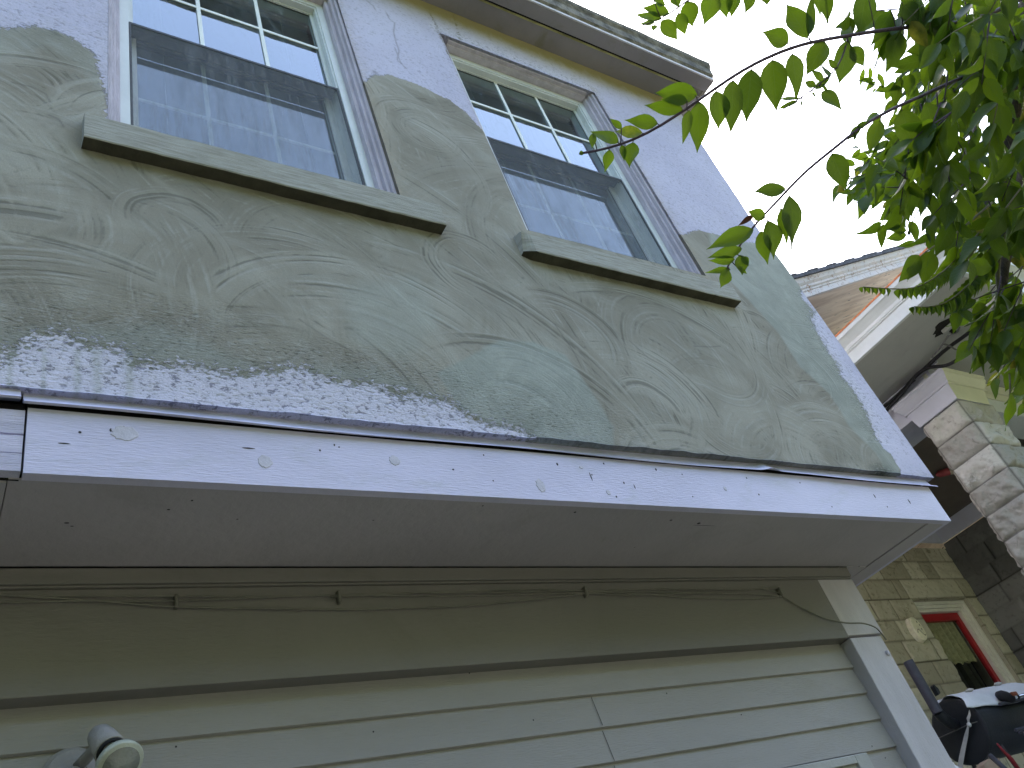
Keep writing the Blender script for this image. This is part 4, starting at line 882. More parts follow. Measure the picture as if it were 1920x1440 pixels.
b.tube(smooth_path([np.array([pb[0], 3.36, pb[2] + .01]), np.array([pb[0] + .01, 3.36, pb[2] - .015]), gc + np.array([-.05, 0, .045]), gc + np.array([.02, 0, .04])], 1), [.034, .036, .038, .038], MT['black_metal'], 20)
b.build('smokestack', gr, smooth=False)
b = MB(); q_ = on(1748, 1297, 1, 3.36); b.prism([(0, 0), (.03, .01), (.034, .04), (.012, .07), (0, .06)], (q_[0] + .02, 3.34, q_[2] - .03), (1, 0, 0), (0, 0, 1), (0, 1, 0), .03, MT['black_metal']); b.build('damper_bracket', gr)
for sx in (.12, .84):
    for sy_ in (-.16, .16):
        base = gc + ga * sx; b = MB(); b.tube([base + side * sy_ * .8 + [0, 0, -.15], [base[0] + side[0] * sy_ * 1.4, base[1] + side[1] * sy_ * 1.4, 1.475]], .014, MT['black_metal'], 10); b.build('leg', gr)
b = MB(); sh = gc + side * .30 + [0, 0, -.12]; b.tube([sh + ga * .10, sh + ga * .95], .010, MT['grey_metal'], 8); b.tube([sh + ga * .3, gc + ga * .3 + side * .15 + [0, 0, -.12]], .008, MT['grey_metal'], 8); b.build('front_rail', gr)
# white cloth over the barrel
CL = surf('white_cloth', (.62, .66, .72), .8, .05, 6, bump=.003, bscale=14)
b = MB(); na, nl = 26, 26; vs = []
for i in range(nl + 1):
    s1 = .06 + .62 * i / nl
    for j in range(na + 1):
        th = math.radians(115 - 92 * j / na - 10 * math.sin(i / nl * 3)) ; rr_ = R0 + .012 + .010 * float(fbm(np.array(i * .25), np.array(j * .3), 4)) + (.035 if (j == 0) else 0)
        s2 = s1 + .02 * math.sin(j * .4) - (.10 * (j / na) * (1 if i < 3 else 0)) + .10 * (j / na) * (i < nl / 2) * (1 - 2 * i / nl) * -.2
        vs.append(gc + ga * s2 + rr_ * (side * math.cos(th) + np.array([0, 0, 1]) * math.sin(th)))
b.mesh(vs, [(i * (na + 1) + j, (i + 1) * (na + 1) + j, (i + 1) * (na + 1) + j + 1, i * (na + 1) + j + 1) for i in range(nl) for j in range(na)], CL)
o = b.build('cloth', smooth=True); sm = o.modifiers.new('thick', 'SOLIDIFY'); sm.thickness = .003; tag(o, 'white cloth draped over the top of the black barrel smoker', 'cloth')
def onbarrel(px, py, rad):
    d = ray(px, py); best = None
    for k in range(2000):
        p = EYE + d * (3.0 + k * .002); q = p - gc; q = q - ga * np.dot(q, ga)
        if np.linalg.norm(q) < rad: return p
    return p
# stones on the cloth
def pebble(px, py, y, rx, rz, name, lab):
    c_ = onbarrel(px, py, R0 + .028); b = MB(); n1_, n2_ = 14, 9; vs = []
    for i in range(n2_ + 1):
        ph = math.pi * i / n2_
        for j in range(n1_):
            q_ = 6.2832 * j / n1_; k_ = 1 + .12 * math.sin(3 * q_ + i); vs.append(c_ + [rx * math.sin(ph) * math.cos(q_) * k_, rx * .8 * math.sin(ph) * math.sin(q_) * k_, rz * math.cos(ph)])
    b.mesh(vs, [(i * n1_ + j, i * n1_ + (j + 1) % n1_, (i + 1) * n1_ + (j + 1) % n1_, (i + 1) * n1_ + j) for i in range(n2_) for j in range(n1_)], surf('pale_stone', (.48, .47, .46), .8, .15, 20)); tag(b.build(name, smooth=True), lab, 'stone')
pebble(1817, 1295, 3.36, .034, .013, 'pale_stone', 'flat pale stone on the cloth nearer the chimney'); pebble(1871, 1283, 3.30, .034, .014, 'pale_stone', 'flat pale stone on the cloth below the red window sash')
# torch-like tool on the cloth
tc = onbarrel(1893, 1310, R0 + .05); tl = thing('hand_tool', 'black and orange hand tool with a chrome end lying on the white cloth', 'tool', tuple(tc))
b = MB(); dx_ = np.array([.92, -.2, -.1]); dx_ /= np.linalg.norm(dx_); b.lathe([(-.075, 0), (-.07, .018), (-.04, .034), (.0, .036), (.03, .030), (.05, .026), (.052, 0)], tc - dx_ * .02 + [0, 0, .012], (.75, -.15, -.35), MT['rubber'], 16); b.build('body', tl, smooth=True)
b = MB(); b.box(tc[0] - .005, tc[0] + .06, tc[1] - .04, tc[1] + .02, tc[2] + .005, tc[2] + .03, surf('orange_brown', (.22, .07, .035), .5, .1, 10)); b.build('orange_cover', tl, bevel=.006)
b = MB(); b.lathe([(0, .0), (.001, .014), (.075, .014), (.076, 0)], tc + [.015, -.05, -.012], dx_ + [0, 0, .12], surf('chrome', (.7, .7, .7), .15, .02, 5, bump=0, metallic=1.0), 18); b.lathe([(0, .009), (.006, .009), (.007, 0)], tc + [-.02, -.055, -.012], (0, -1, 0), surf('screw_face', (.55, .58, .58), .3, .05, 9), 14); b.build('chrome_roller', tl, smooth=False)
# ribbon tied on a cord
RB = surf('white_ribbon', (.55, .58, .60), .6, .08, 15, (.4, .42, .45), .4, 20)
def endface(px, py, dx=0.03):                                # a point just in front of the barrel's round end
    d = ray(px, py); n = ga; c0 = gc - ga * dx; t = np.dot(c0 - EYE, n) / np.dot(d, n); return EYE + d * t
b = MB(); K = endface(1817, 1359, .035)
def ribbon(mb, pts, w, m):
    P = [endface(a, b_, .033) for a, b_ in pts]; vs = []
    for i, p in enumerate(P):
        t = P[min(i + 1, len(P) - 1)] - P[max(i - 1, 0)]; t /= np.linalg.norm(t); s_ = np.cross(t, ga); s_ /= np.linalg.norm(s_); ww = w[i] / 2
        vs += [p + s_ * ww, p - ga * .004 * (1 + .5 * (i % 2)), p - s_ * ww]
    mb.mesh(vs, [(3 * i + j, 3 * i + j + 1, 3 * i + j + 4, 3 * i + j + 3) for i in range(len(P) - 1) for j in (0, 1)], m)
ribbon(b, [(1817, 1358), (1815, 1348), (1818, 1340), (1818, 1331)], [.010, .022, .018, .004], RB); ribbon(b, [(1816, 1359), (1812, 1378), (1807, 1400), (1803, 1420), (1799, 1445)], [.010, .026, .030, .034, .036], RB)
b.lathe([(-.012, 0), (-.009, .012), (0, .016), (.009, .012), (.012, 0)], K, (1, 0, .2), RB, 10)
tag(b.build('ribbon', smooth=True), 'white ribbon knotted on a cord in front of the black barrel', 'ribbon')
b = MB(); b.tube([endface(1740, 1395, .03), endface(1762, 1383, .03), endface(1817, 1358, .03), endface(1832, 1353, .02)], .0035, GW, 6); tag(b.build('cord'), 'taut grey cord crossing the round end of the barrel smoker', 'cord')
# things below the smoker at the frame's edge
c_ = on(1790, 1446, 1, 2.9); b = MB(); b.lathe([(0, .03), (.02, .034), (.07, .030), (.085, .018), (.10, .018), (.10, 0)], c_ + [0, 0, -.06], (0, 0, 1), surf('white_plastic', (.7, .7, .72), .4, .03, 8), 18); tag(b.build('white_bottle', smooth=False), 'white plastic bottle top just beside the corner post at the bottom edge', 'bottle')
c_ = on(1858, 1436, 1, 3.2); b = MB(); b.prism([(-.09, -.06), (.10, -.06), (.12, .0), (.02, .035), (-.05, .03)], c_, (.95, -.1, .25), (0, .1, 1), (0, 1, 0), .07, surf('tan_board', (.33, .25, .19), .7, .12, 9)); tag(b.build('tan_board', bevel=.004), 'tan board propped under the barrel smoker', 'board')
c_ = on(1893, 1424, 1, 3.12); b = MB(); b.tube([c_ + [-.03, 0, .10], c_ + [-.005, 0, .04], c_ + [.02, 0, .0], c_ + [.03, 0, -.06]], [.005, .009, .013, .012], surf('red_handle', (.25, .02, .03), .5, .1, 10), 10); tag(b.build('red_handle', smooth=True), 'red curved handle beside the tan board under the smoker', 'handle')
b = MB(); b.tube([on(1857, 1417, 1, 3.1), on(1888, 1445, 1, 3.0)], .014, MT['grey_metal'], 12); tag(b.build('metal_rod'), 'dark grey metal rod sticking out under the black barrel', 'rod')

# ================================================================== GROUND
m = NT('dry_concrete_path'); v = m.coord('Object'); a = m.noise(v, 1.5, 8, .65); c = m.mix(m.ramp(a, (.3, .7)), (.17, .165, .15), (.24, .23, .21)); m.l(c, m.b.inputs['Base Color']); m.b.inputs['Roughness'].default_value = .9; CONC = m.m
m = NT('lawn'); v = m.coord('Object'); a = m.noise(v, 6, 8, .7); c = m.mix(m.ramp(a, (.3, .7)), (.03, .045, .015), (.06, .075, .03)); m.l(c, m.b.inputs['Base Color']); m.b.inputs['Roughness'].default_value = .95; LAWN = m.m
m = NT('asphalt'); v = m.coord('Object'); a = m.noise(v, 9, 8, .7); c = m.mix(m.ramp(a, (.3, .7)), (.045, .045, .047), (.075, .074, .072)); m.l(c, m.b.inputs['Base Color']); m.b.inputs['Roughness'].default_value = .9; ASPH = m.m
b = MB(); b.face([(-900, -900, 0), (900, -900, 0), (900, 900, 0), (-900, 900, 0)], LAWN); structure(b.build('ground'))
b = MB(); b.box(-300, 300, -4.2, -2.4, -.1, .03, CONC); b.box(.0, 1.4, -2.4, 2.15, -.1, .031, CONC); structure(b.build('pavement'))
b = MB(); b.box(-300, 300, -6.0, -5.85, -.1, .12, CONC); structure(b.build('kerb'))
b = MB(); b.face([(-300, -13, .006), (300, -13, .006), (300, -6.0, .006), (-300, -6.0, .006)], ASPH); structure(b.build('road'))

# ================================================================== TREE
def leaf_mat(name, base, back, trans):
    m = NT(name); m.t.nodes.remove(m.b)
    uv = m.n('ShaderNodeUVMap'); uv.uv_map = 'leaf'; sep = m.n('ShaderNodeSeparateXYZ'); m.l(uv.outputs[0], sep.inputs[0]); s_, t_ = sep.outputs[0], sep.outputs[1]
    rd = m.attr('tint'); old = m.attr('old')
    ss = m.math('ABSOLUTE', s_)
    vein = m.math('SINE', m.math('MULTIPLY', m.math('SUBTRACT', t_, m.math('MULTIPLY', ss, .22)), 50.0)); vein = m.ramp(vein, (.86, 1.0)); mid = m.ramp(ss, (.0, .06, 1, 0)); vv = m.math('MAXIMUM', mid, m.math('MULTIPLY', vein, .5))
    n = m.noise(m.coord('Object'), 60, 4, .6)
    geo = m.n('ShaderNodeNewGeometry')
    c = m.mix(rd, tuple(x * .75 for x in base), tuple(x * 1.3 for x in base)); c = m.mix(m.math('MULTIPLY', m.ramp(n, (.4, .7)), .3), c, tuple(x * .7 for x in base))
    c = m.mix(m.math('MULTIPLY', geo.outputs['Backfacing'], .6), c, back); c = m.mix(m.math('MULTIPLY', vv, .35), c, (.16, .22, .09))
    c = m.mix(m.ramp(m.math('ADD', old, m.math('MULTIPLY', m.math('SUBTRACT', n, .5), .8)), (.55, .8)), c, (.30, .26, .05))
    c = m.mix(m.ramp(old, (.93, .97)), c, (.10, .035, .02))
    ts = m.mix(rd, tuple(x * .5 for x in trans), (trans[0] * 2.0, trans[1] * 1.6, trans[2])); ts = m.mix(m.ramp(old, (.5, .9)), ts, (.5, .40, .04)); ts = m.mix(m.ramp(old, (.93, .97)), ts, (.06, .02, .01)); ts = m.mix(m.math('MULTIPLY', vv, .4), ts, tuple(x * .5 for x in trans))
    pr = m.n('ShaderNodeBsdfPrincipled'); m.l(c, pr.inputs['Base Color']); pr.inputs['Roughness'].default_value = .42; pr.inputs['Specular IOR Level'].default_value = .35
    nb_ = m.bump(m.math('ADD', vv, m.math('MULTIPLY', n, .5)), .0006, .6); m.l(nb_, pr.inputs['Normal'])
    tr = m.n('ShaderNodeBsdfTranslucent'); m.l(ts, tr.inputs[0]); mx = m.n('ShaderNodeMixShader'); mx.inputs[0].default_value = .42; m.l(pr.outputs[0], mx.inputs[1]); m.l(tr.outputs[0], mx.inputs[2]); m.l(mx.outputs[0], m.out.inputs[0]); return m.m
LEAF = leaf_mat('green_leaf', (.035, .078, .014), (.055, .092, .03), (.15, .285, .014))
BARK = surf('twig_bark', (.075, .05, .075), .6, .2, 30, bump=.001, bscale=120); TRUNK = surf('trunk_bark', (.085, .07, .05), .9, .3, 12, (.03, .028, .02), .6, 9, (3, 3, 1), .004, 30)
GSTEM = surf('green_stem', (.16, .15, .09), .6, .2, 20)

class Leaves:
    TT = [0, .06, .16, .30, .45, .60, .74, .86, .94, 1.0]; HW = [.0, .36, .74, .97, .99, .80, .50, .22, .08, .0]; SS = [-1, -.5, 0, .5, 1]
    def __init__(s): s.v = []; s.f = []; s.uv = []; s.t = []; s.o = []
    def add(s, B, T, wd, N, fold=.35, curl=.12, tint=.5, old=0.0, twist=0.0):
        B = np.array(B, float); T = np.array(T, float); A = T - B; L = np.linalg.norm(A); A /= L; N = np.array(N, float); N -= A * np.dot(N, A); N /= np.linalg.norm(N) + 1e-9; Sd = np.cross(A, N)
        i0 = len(s.v); ph = rnd.uniform(0, 6); am = rnd.uniform(.01, .05)
        for t, hw in zip(s.TT, s.HW):
            tw = twist * (t - .3); Sx = Sd * math.cos(tw) + N * math.sin(tw); Nx = N * math.cos(tw) - Sd * math.sin(tw)
            for q in s.SS:
                h = hw * wd / 2; p = B + A * L * t + Sx * (q * h) + Nx * (abs(q) ** 1.5 * h * fold - curl * L * (t * t - t * .2) + am * L * math.sin(9 * t + ph + q) * abs(q))
                s.v.append(tuple(p)); s.uv.append((q, t)); s.t.append(tint); s.o.append(old)
        n = len(s.SS)
        for i in range(len(s.TT) - 1):
            for j in range(n - 1): a = i0 + i * n + j; s.f.append((a, a + 1, a + n + 1, a + n))
    def build(s, name, parent):
        me = bpy.data.meshes.new(name); me.from_pydata(s.v, [], s.f); me.materials.append(LEAF); me.polygons.foreach_set('use_smooth', [True] * len(s.f))
        uv = me.uv_layers.new(name='leaf'); li = np.array([v for f in s.f for v in f]); uv.data.foreach_set('uv', np.array(s.uv)[li].ravel().astype(np.float32))
        for nm, A in (('tint', s.t), ('old', s.o)): a = me.attributes.new(nm, 'FLOAT', 'POINT'); a.data.foreach_set('value', np.array(A, np.float32))
        me.update(); o = bpy.data.objects.new(name, me); COL.objects.link(o); o.parent = parent; fix(o, parent); return o
R_, D_, FW = RT[:, 0], RT[:, 1], RT[:, 2]
tree = thing('tree', 'leafy green tree overhanging the top right with long arching sprays of pointed leaves', 'tree', (2.6, -.2, 0))
def pxpath(pts, sm=2):
    P = [at(*p) for p in pts]; out = []
    for p, q in zip(P, P[1:]):
        L = np.linalg.norm(q - p); n = max(2, int(L / .02)); out += [p + (q - p) * k / n for k in range(n)]
    return smooth_path(out + [P[-1]], 6 if sm else 0)
def tapered(n, r0, r1): return [r0 + (r1 - r0) * i / (n - 1) for i in range(n)]
# trunk and limbs (the trunk itself stands outside the frame on the right)
b = MB(); tr = [(2.62, -.22, -.05), (2.60, -.20, .6), (2.63, -.17, 1.3), (2.58, -.22, 2.0), (2.60, -.16, 2.8), (2.52, -.20, 3.5), (2.5, -.12, 4.4)]; trp = smooth_path(sum([[np.array(p) + (np.array(q) - np.array(p)) * k / 6 for k in range(6)] for p, q in zip(tr, tr[1:])], []) + [np.array(tr[-1])])
b.tube(trp, tapered(len(trp), .11, .05), TRUNK, 16); b.build('trunk', tree, smooth=True)
def limb(pts, r0, r1, mat=TRUNK, start=None):
    P = [np.array(start, float)] if start is not None else []
    P += [at(*p) for p in pts]; out = sum([[p + (q - p) * k / 6 for k in range(6)] for p, q in zip(P, P[1:])], []) + [P[-1]]; out = smooth_path(out, 4); b = MB(); b.tube(out, tapered(len(out), r0, r1), mat, 9); return b.build('limb', tree, smooth=True)
limb([(2300, -260, 2.35), (2050, -160, 2.2), (1930, -20, 2.15), (1905, 150, 2.15), (1893, 300, 2.2), (1885, 420, 2.2), (1882, 520, 2.15)], .035, .009, TRUNK, (2.58, -.2, 3.1))
limb([(2300, 60, 2.3), (2050, 120, 2.1), (1935, 240, 2.05), (1900, 420, 2.0), (1880, 520, 1.95), (1886, 620, 1.95), (1905, 700, 1.95)], .022, .004, TRUNK, (2.6, -.2, 2.6))
limb([(2150, 60, 2.0), (1990, 200, 1.95), (1885, 430, 1.9), (1868, 500, 1.9), (1880, 600, 1.9), (1870, 660, 1.9)], .010, .003, GSTEM, (2.6, -.2, 2.9))
limb([(2150, 0, 2.2), (1960, 150, 2.2), (1880, 190, 2.2), (1830, 205, 2.2), (1790, 225, 2.25), (1740, 260, 2.3)], .010, .004, TRUNK, (2.58, -.2, 2.95))

def spray(stem, r0, r1, leaves, mat=BARK, name='branch'):
    """stem: (px,py,depth) list; leaves: (bx,by,tx,ty,width px[,tint,old,twist])"""
    P = pxpath(stem); b = MB(); b.tube(P, tapered(len(P), r0, r1), mat, 8)
    Pa = np.array(P)
    for k in range(6, len(P) - 2, 7): b.lathe([(-.003, r0 * .6), (0, r0 * 1.15), (.003, r0 * .6)], P[k], P[k + 1] - P[k], mat, 7)
    L = Leaves()
    for lf in leaves:
        bx, by, tx, ty, wpx = lf[:5]; tint = lf[5] if len(lf) > 5 else rnd.uniform(.25, .75); old = lf[6] if len(lf) > 6 else 0.0; dd = lf[7] if len(lf) > 7 else 0
        cam_ = (Pa - EYE) @ np.stack([R_, D_, FW], 1); pxs = 960 + FPX * cam_[:, 0] / cam_[:, 2]; pys = 720 + FPX * cam_[:, 1] / cam_[:, 2]
        i = int(np.argmin((pxs - bx) ** 2 + (pys - by) ** 2)); D = cam_[i, 2]
        B = at(bx, by, D - .004 + dd); T = at(tx, ty, D + rnd.uniform(-.012, .02) + dd); dn = D / FPX
        N = -FW + R_ * rnd.uniform(-.5, .5) + D_ * rnd.uniform(-.35, .25)
        nrm = N / np.linalg.norm(N); L.add(B, T, wpx * dn * 1.04, N, fold=rnd.uniform(.12, .4), curl=rnd.uniform(-.05, .12), tint=tint, old=old, twist=rnd.uniform(-.4, .4))
        if np.linalg.norm(P[i] - B) > .002: b.tube([P[i], (P[i] + B) / 2 + D_ * .0008, B + (T - B) * .04], [.0011, .0009, .0009], mat, 5)
    o = b.build(name, tree, smooth=True); L.build('leaves', o); return o
DB = 1.38
spray([(1086, 288, DB), (1112, 285, DB), (1160, 275, DB), (1215, 255, DB), (1266, 218, DB), (1312, 187, DB + .01), (1343, 165, DB + .02), (1374, 142, DB + .03), (1410, 121, DB + .05), (1449, 102, DB + .07), (1486, 88, DB + .09), (1520, 78, DB + .11), (1560, 72, DB + .13), (1600, 65, DB + .16), (1680, 53, DB + .22), (1785, 45, DB + .32), (1860, 25, DB + .42), (1990, -40, DB + .6), (2200, -160, DB + .85)], .0019, .0070, [
    (1094, 285, 1085, 290, 9, .6), (1112, 250, 1110, 279, 14, .8), (1160, 267, 1107, 243, 27, .75), (1166, 241, 1143, 222, 13, .6), (1205, 250, 1149, 245, 25, .9, .62), (1234, 232, 1171, 225, 27, .6, .35), (1281, 206, 1207, 197, 27, .65), (1290, 190, 1240, 185, 20, .8),
    (1307, 178, 1226, 174, 40, .55), (1143, 280, 1134, 323, 23, .7, .4), (1186, 267, 1180, 315, 31, .7, .2), (1166, 272, 1171, 302, 13, .8), (1292, 206, 1280, 270, 22, .7), (1313, 190, 1307, 288, 38, .6), (1343, 170, 1349, 247, 42), (1374, 150, 1370, 252, 40), (1409, 130, 1399, 229, 46), (1449, 112, 1456, 210, 48),
    (1485, 100, 1498, 184, 40), (1478, 81, 1429, 58, 36, .45), (1515, 70, 1474, 8, 47, .5), (1516, 66, 1524, -14, 23, .4), (1547, -15, 1551, 46, 25, .4), (1548, 78, 1511, 143, 39, .4), (1590, 76, 1573, 164, 43, .3), (1596, 87, 1622, 125, 27, .4), (1626, -20, 1608, 74, 48, .15), (1672, 18, 1634, 85, 37, .15), (1687, 60, 1664, 137, 40, .3), (1740, 92, 1697, 97, 26, .3), (1734, 112, 1667, 125, 26, .2), (1690, 3, 1737, 56, 43, .2),
    (1700, 50, 1720, -30, 40, .2), (1760, 40, 1740, 110, 38, .3), (1790, 45, 1826, 53, 22, .9, .5)])
spray([(1452, 216, DB + .1), (1490, 190, DB + .1), (1520, 172, DB + .1), (1555, 145, DB + .1), (1575, 125, DB + .12), (1586, 98, DB + .14), (1590, 66, DB + .16)], .0009, .0016, [
    (1500, 186, 1457, 184, 10, .8), (1496, 189, 1456, 205, 10, .6), (1530, 163, 1508, 152, 14), (1528, 168, 1560, 140, 14), (1545, 152, 1520, 130, 16, .8), (1540, 158, 1556, 178, 12), (1556, 145, 1540, 118, 14), (1520, 174, 1536, 184, 7), (1540, 172, 1580, 205, 34, .5), (1570, 130, 1550, 108, 12), (1502, 188, 1505, 204, 4, .1)], BARK, 'branch')
spray([(1190, 52, DB + .05), (1232, 42, DB + .05), (1254, 27, DB + .05), (1270, 15, DB + .06), (1290, 0, DB + .07), (1330, -28, DB + .1), (1400, -60, DB + .15), (1500, -90, DB + .25), (1700, -120, DB + .4), (2100, -240, DB + .8)], .0010, .005, [
    (1255, 25, 1202, 14, 24, .7), (1239, 36, 1191, 25, 19, .8), (1227, 42, 1199, 45, 12, .8), (1229, 47, 1224, 59, 12, .7), (1240, 38, 1273, 75, 30, .7), (1272, 24, 1286, 67, 26, .6), (1290, 2, 1299, 52, 34, .7), (1262, -8, 1273, 15, 23, .5), (1225, 0, 1250, 10, 22, .8), (1340, -18, 1319, 50, 38, .6), (1355, -15, 1363, 35, 29, .5), (1378, -15, 1371, 32, 27, .5), (1405, -15, 1398, 25, 27, .5), (1437, -12, 1438, 11, 19, .4), (1520, -60, 1540, 30, 34, .4)])
DC = 1.45
spray([(1352, 522, DC), (1366, 500, DC), (1374, 480, DC), (1395, 445, DC), (1420, 415, DC), (1440, 395, DC), (1465, 370, DC), (1480, 352, DC), (1505, 325, DC), (1530, 305, DC + .01), (1558, 283, DC + .02), (1590, 258, DC + .04), (1608, 240, DC + .06), (1640, 222, DC + .09), (1680, 200, DC + .13), (1720, 184, DC + .18), (1770, 160, DC + .25), (1830, 135, DC + .34), (1890, 110, DC + .45), (2050, 20, DC + .7), (2250, -80, DC + .9)], .0014, .0072, [
    (1473, 354, 1408, 362, 27, .4), (1463, 390, 1476, 456, 26, .55), (1481, 365, 1485, 469, 46, .35), (1427, 433, 1439, 496, 28, .7), (1440, 412, 1452, 486, 40, .5), (1435, 407, 1400, 396, 23, .9, .5), (1414, 403, 1383, 424, 10, .5, 1.0), (1413, 430, 1325, 466, 34, .7), (1391, 466, 1326, 483, 22, .85), (1378, 487, 1328, 489, 17, .8), (1370, 505, 1322, 511, 13, .8), (1366, 504, 1350, 541, 24, .85), (1388, 478, 1392, 516, 27, .55), (1380, 499, 1403, 513, 14, .8), (1392, 480, 1404, 500, 14, .8),
    (1559, 288, 1587, 357, 42, .3), (1612, 236, 1588, 264, 14, .2, .2), (1606, 240, 1628, 226, 12, .1, .3), (1602, 246, 1604, 268, 7, .1), (1690, 205, 1718, 292, 46, .4), (1735, 190, 1760, 270, 40, .3), (1650, 225, 1628, 290, 30, .6)])
# ---- curled new shoots with rows of small folded leaves
def curled(stem, n, ln, name='branch'):
    P = pxpath(stem); b = MB(); b.tube(P, tapered(len(P), .0012, .0022), GSTEM, 6); L = Leaves()
    for i in range(n):
        p = P[int((i + .3) / n * (len(P) - 2))]; k = ln * min(1, .45 + 1.6 * i / n)
        for s_ in (-1, 1):
            T = p + D_ * k * rnd.uniform(.7, 1.0) + R_ * k * (.25 * s_ + .1) - FW * k * .3 * s_; L.add(p, T, k * .75, -FW * .5 + R_ * s_ * .8, fold=.9, curl=.35, tint=rnd.uniform(.6, 1), old=rnd.choice((0, .3, .45)), twist=rnd.uniform(-.3, .3))
    o = b.build(name, tree, smooth=True); L.build('leaves', o)
curled([(1618, 538, 1.7), (1645, 541, 1.7), (1675, 541, 1.7), (1705, 545, 1.7), (1740, 530, 1.75), (1780, 500, 1.85), (1850, 420, 2.0)], 24, .030)
curled([(1714, 575, 1.7), (1740, 579, 1.7), (1768, 574, 1.72), (1790, 558, 1.75), (1820, 530, 1.8), (1870, 480, 1.9)], 26, .032)
# ---- hanging crown: stems with opposite leaves filling the right side
crown = Leaves(); cst = MB()
REG = [  # polygon (px), number of twigs, depth range, leaf length, mean direction (deg, image, 90 = down)
    ([(1690, -60), (2080, -60), (2080, 120), (1690, 90)], 66, (1.5, 2.6), (.060, .088), 85),
    ([(1760, 60), (2080, 60), (2080, 420), (1830, 400), (1720, 300), (1710, 190)], 100, (1.5, 2.7), (.060, .086), 88),
    ([(1665, 200), (1760, 190), (1850, 390), (1790, 385), (1700, 380), (1650, 330)], 28, (1.6, 2.6), (.054, .078), 100),
    ([(1640, 270), (1690, 260), (1700, 370), (1650, 380)], 16, (2.5, 3.2), (.045, .06), 130),
    ([(1850, 380), (2080, 380), (2080, 640), (1868, 600), (1845, 480)], 48, (1.6, 2.4), (.058, .082), 92),
    ([(1700, 100), (1760, 90), (1780, 190), (1720, 200)], 16, (1.6, 2.6), (.045, .060), 95),
    ([(1880, 600), (2080, 600), (2080, 740), (1905, 700)], 20, (1.7, 2.2), (.045, .06), 90)]
def insidep(x, y, P):
    c = False; n = len(P)
    for i in range(n):
        x1, y1 = P[i]; x2, y2 = P[(i + 1) % n]
        if (y1 > y) != (y2 > y) and x < (x2 - x1) * (y - y1) / (y2 - y1) + x1: c = not c
    return c
for P, n, dr, lr, dirn in REG:
    x0, x1 = min(p[0] for p in P), max(p[0] for p in P); y0, y1 = min(p[1] for p in P), max(p[1] for p in P); k = 0
    while k < n:
        x, y = rnd.uniform(x0, x1), rnd.uniform(y0, y1)
        if not insidep(x, y, P): continue
        k += 1; D = rnd.uniform(*dr); p = at(x, y, D); q = math.radians(rnd.gauss(dirn + 20, 35)); dv = R_ * math.cos(q) + D_ * math.sin(q) + FW * rnd.uniform(-.5, .5); dv /= np.linalg.norm(dv)
        sl = rnd.uniform(.06, .14); st_ = [p - dv * .03 + D_ * .0, p + dv * sl * .5 + D_ * .004, p + dv * sl + D_ * .012]; cst.tube(st_, [.0016, .0012, .0007], GSTEM if rnd.random() < .4 else BARK, 5)
        nl_ = rnd.choice((2, 3, 3, 4)); tint0 = rnd.random()
        for i in range(nl_):
            b0 = st_[0] + (st_[2] - st_[0]) * ((i + .6) / nl_)
            for s_ in (-1, 1):
                L_ = rnd.uniform(*lr) * (1.05 - .25 * i / nl_); q2 = math.radians(rnd.gauss(dirn, 26)); a_ = (R_ * math.cos(q2) + D_ * math.sin(q2)) * .9 + np.cross(dv, FW) * s_ * .55 + FW * rnd.uniform(-.45, .35) + dv * .35; a_ /= np.linalg.norm(a_)
                N = -FW * rnd.uniform(.3, 1) + R_ * rnd.gauss(0, .7) + D_ * rnd.gauss(-.1, .6)
                if abs(np.dot(N / np.linalg.norm(N), a_)) > .95: continue
                crown.add(b0 + a_ * .006, b0 + a_ * (.006 + L_), L_ * rnd.uniform(.38, .52), N, fold=rnd.uniform(.1, .5), curl=rnd.uniform(-.1, .3), tint=min(1, max(0, tint0 * .6 + rnd.random() * .4)), old=(rnd.uniform(.35, .75) if rnd.random() < .06 else 0), twist=rnd.uniform(-.6, .6))
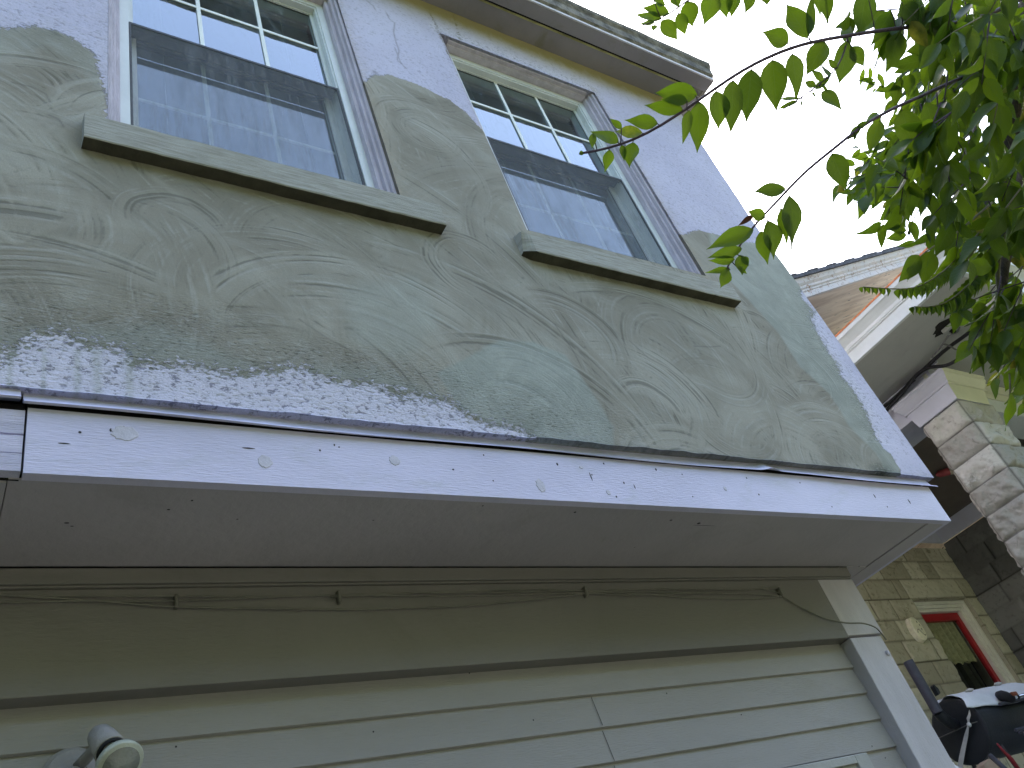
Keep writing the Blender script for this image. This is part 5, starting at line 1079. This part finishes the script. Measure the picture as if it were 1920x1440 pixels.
# a few explicit leaves that shape the lower outline
for bx, by, tx, ty, wpx, D, tint, old in ((1722, 478, 1688, 530, 34, 1.7, .6, 0), (1745, 470, 1730, 536, 34, 1.7, .55, 0), (1712, 488, 1703, 528, 28, 1.72, .5, 0), (1860, 500, 1796, 503, 30, 1.7, .95, .2), (1800, 440, 1770, 480, 26, 1.9, .4, 0), (1700, 440, 1660, 448, 18, 2.3, .6, 0), (1700, 432, 1662, 428, 16, 2.3, .5, 0), (1705, 415, 1722, 455, 22, 2.3, .7, 0), (1722, 452, 1740, 445, 10, 2.4, .5, 0), (1720, 455, 1680, 462, 12, 2.4, .4, 0), (1690, 418, 1658, 432, 16, 2.3, .4, 0), (1700, 400, 1655, 412, 20, 2.2, .6, 0), (1690, 350, 1655, 412, 26, 2.0, .4, 0),
                                           (1870, 620, 1842, 680, 30, 1.75, .3, 0), (1850, 590, 1815, 622, 22, 1.8, .4, 0), (1885, 640, 1862, 700, 28, 1.75, .7, .3), (1905, 690, 1885, 735, 26, 1.8, .6, 0), (1896, 735, 1888, 810, 20, 1.7, .8, .3), (1900, 740, 1930, 700, 30, 1.8, .5, 0), (1620, 128, 1612, 165, 8, 2.6, .9, 0), (1630, 150, 1632, 122, 12, 2.6, .95, 0), (1655, 165, 1646, 132, 14, 2.6, .9, 0), (1640, 160, 1612, 142, 8, 2.6, .9, 0), (1640, 150, 1606, 150, 9, 2.6, .9, 0), (1640, 152, 1622, 172, 10, 2.6, .8, 0), (1640, 165, 1636, 176, 7, 2.6, .8, 0), (1662, 165, 1640, 172, 14, 2.6, .5, 0), (1665, 165, 1662, 190, 16, 2.6, .5, 0),
                                           (1812, 170, 1785, 235, 26, 1.5, .2, 0), (1900, 90, 1915, 120, 26, 1.5, .3, 0)):
    B = at(bx, by, D); T = at(tx, ty, D + rnd.uniform(-.02, .02)); crown.add(B, T, wpx * D / FPX * 1.1, -FW + R_ * rnd.uniform(-.5, .5), fold=.3, curl=.1, tint=tint, old=old)
for st_ in ([(1606, 150, 2.6), (1640, 158, 2.6), (1680, 172, 2.62), (1740, 190, 2.7), (1850, 190, 2.8)], [(1722, 455, 2.35), (1700, 410, 2.3), (1705, 440, 2.3)], [(1700, 448, 2.3), (1698, 425, 2.3), (1722, 400, 2.3), (1745, 355, 2.3), (1790, 300, 2.3), (1850, 260, 2.25)], [(1700, 505, 1.7), (1735, 470, 1.72), (1790, 440, 1.8), (1860, 380, 1.95)], [(1888, 790, 1.72), (1896, 730, 1.75), (1890, 680, 1.85), (1880, 600, 1.9)], [(1640, 380, 2.2), (1690, 345, 2.1), (1750, 310, 2.1), (1830, 240, 2.1)]):
    P = pxpath(st_); cst.tube(P, tapered(len(P), .0012, .003), GSTEM, 6)
ck = cst.build('crown', tree, smooth=True); crown.build('leaves', ck)

# unseen trees added across the street to cut low sky and ground bounce
HG = surf('blocker_green', (.035, .055, .02), .9, .3, 2, bump=.01, bscale=6)
b = MB(); r3 = random.Random(4); x = -60
while x < 60:
    w_ = r3.uniform(5, 9); h_ = r3.uniform(12, 15); b.lathe([(0, w_ * .35), (h_ * .2, w_ * .55), (h_ * .55, w_ * .62), (h_ * .85, w_ * .4), (h_, .1)], (x, -15 + r3.uniform(-1, 1), 0), (0, 0, 1), HG, 12); x += w_ * .6
o = b.build('sky_blocker_trees', smooth=True); o['kind'] = 'stuff'; o['label'] = 'unseen green tree line added across the street to block low sky'; o['category'] = 'trees'

b = MB(); y = 1.0  # unseen hedge added at left to darken siding and side faces
while y > -9:
    b.lathe([(0, 1.1), (1.5, 1.6), (3.5, 1.7), (5.0, 1.2), (6.2, .1)], (-4.4 + r3.uniform(-.2, .2), y, 0), (0, 0, 1), HG, 12); y -= 1.5
o = b.build('side_blocker_hedge', smooth=True); o['kind'] = 'stuff'; o['label'] = 'unseen hedge row added left of the house to darken side faces'; o['category'] = 'hedge'
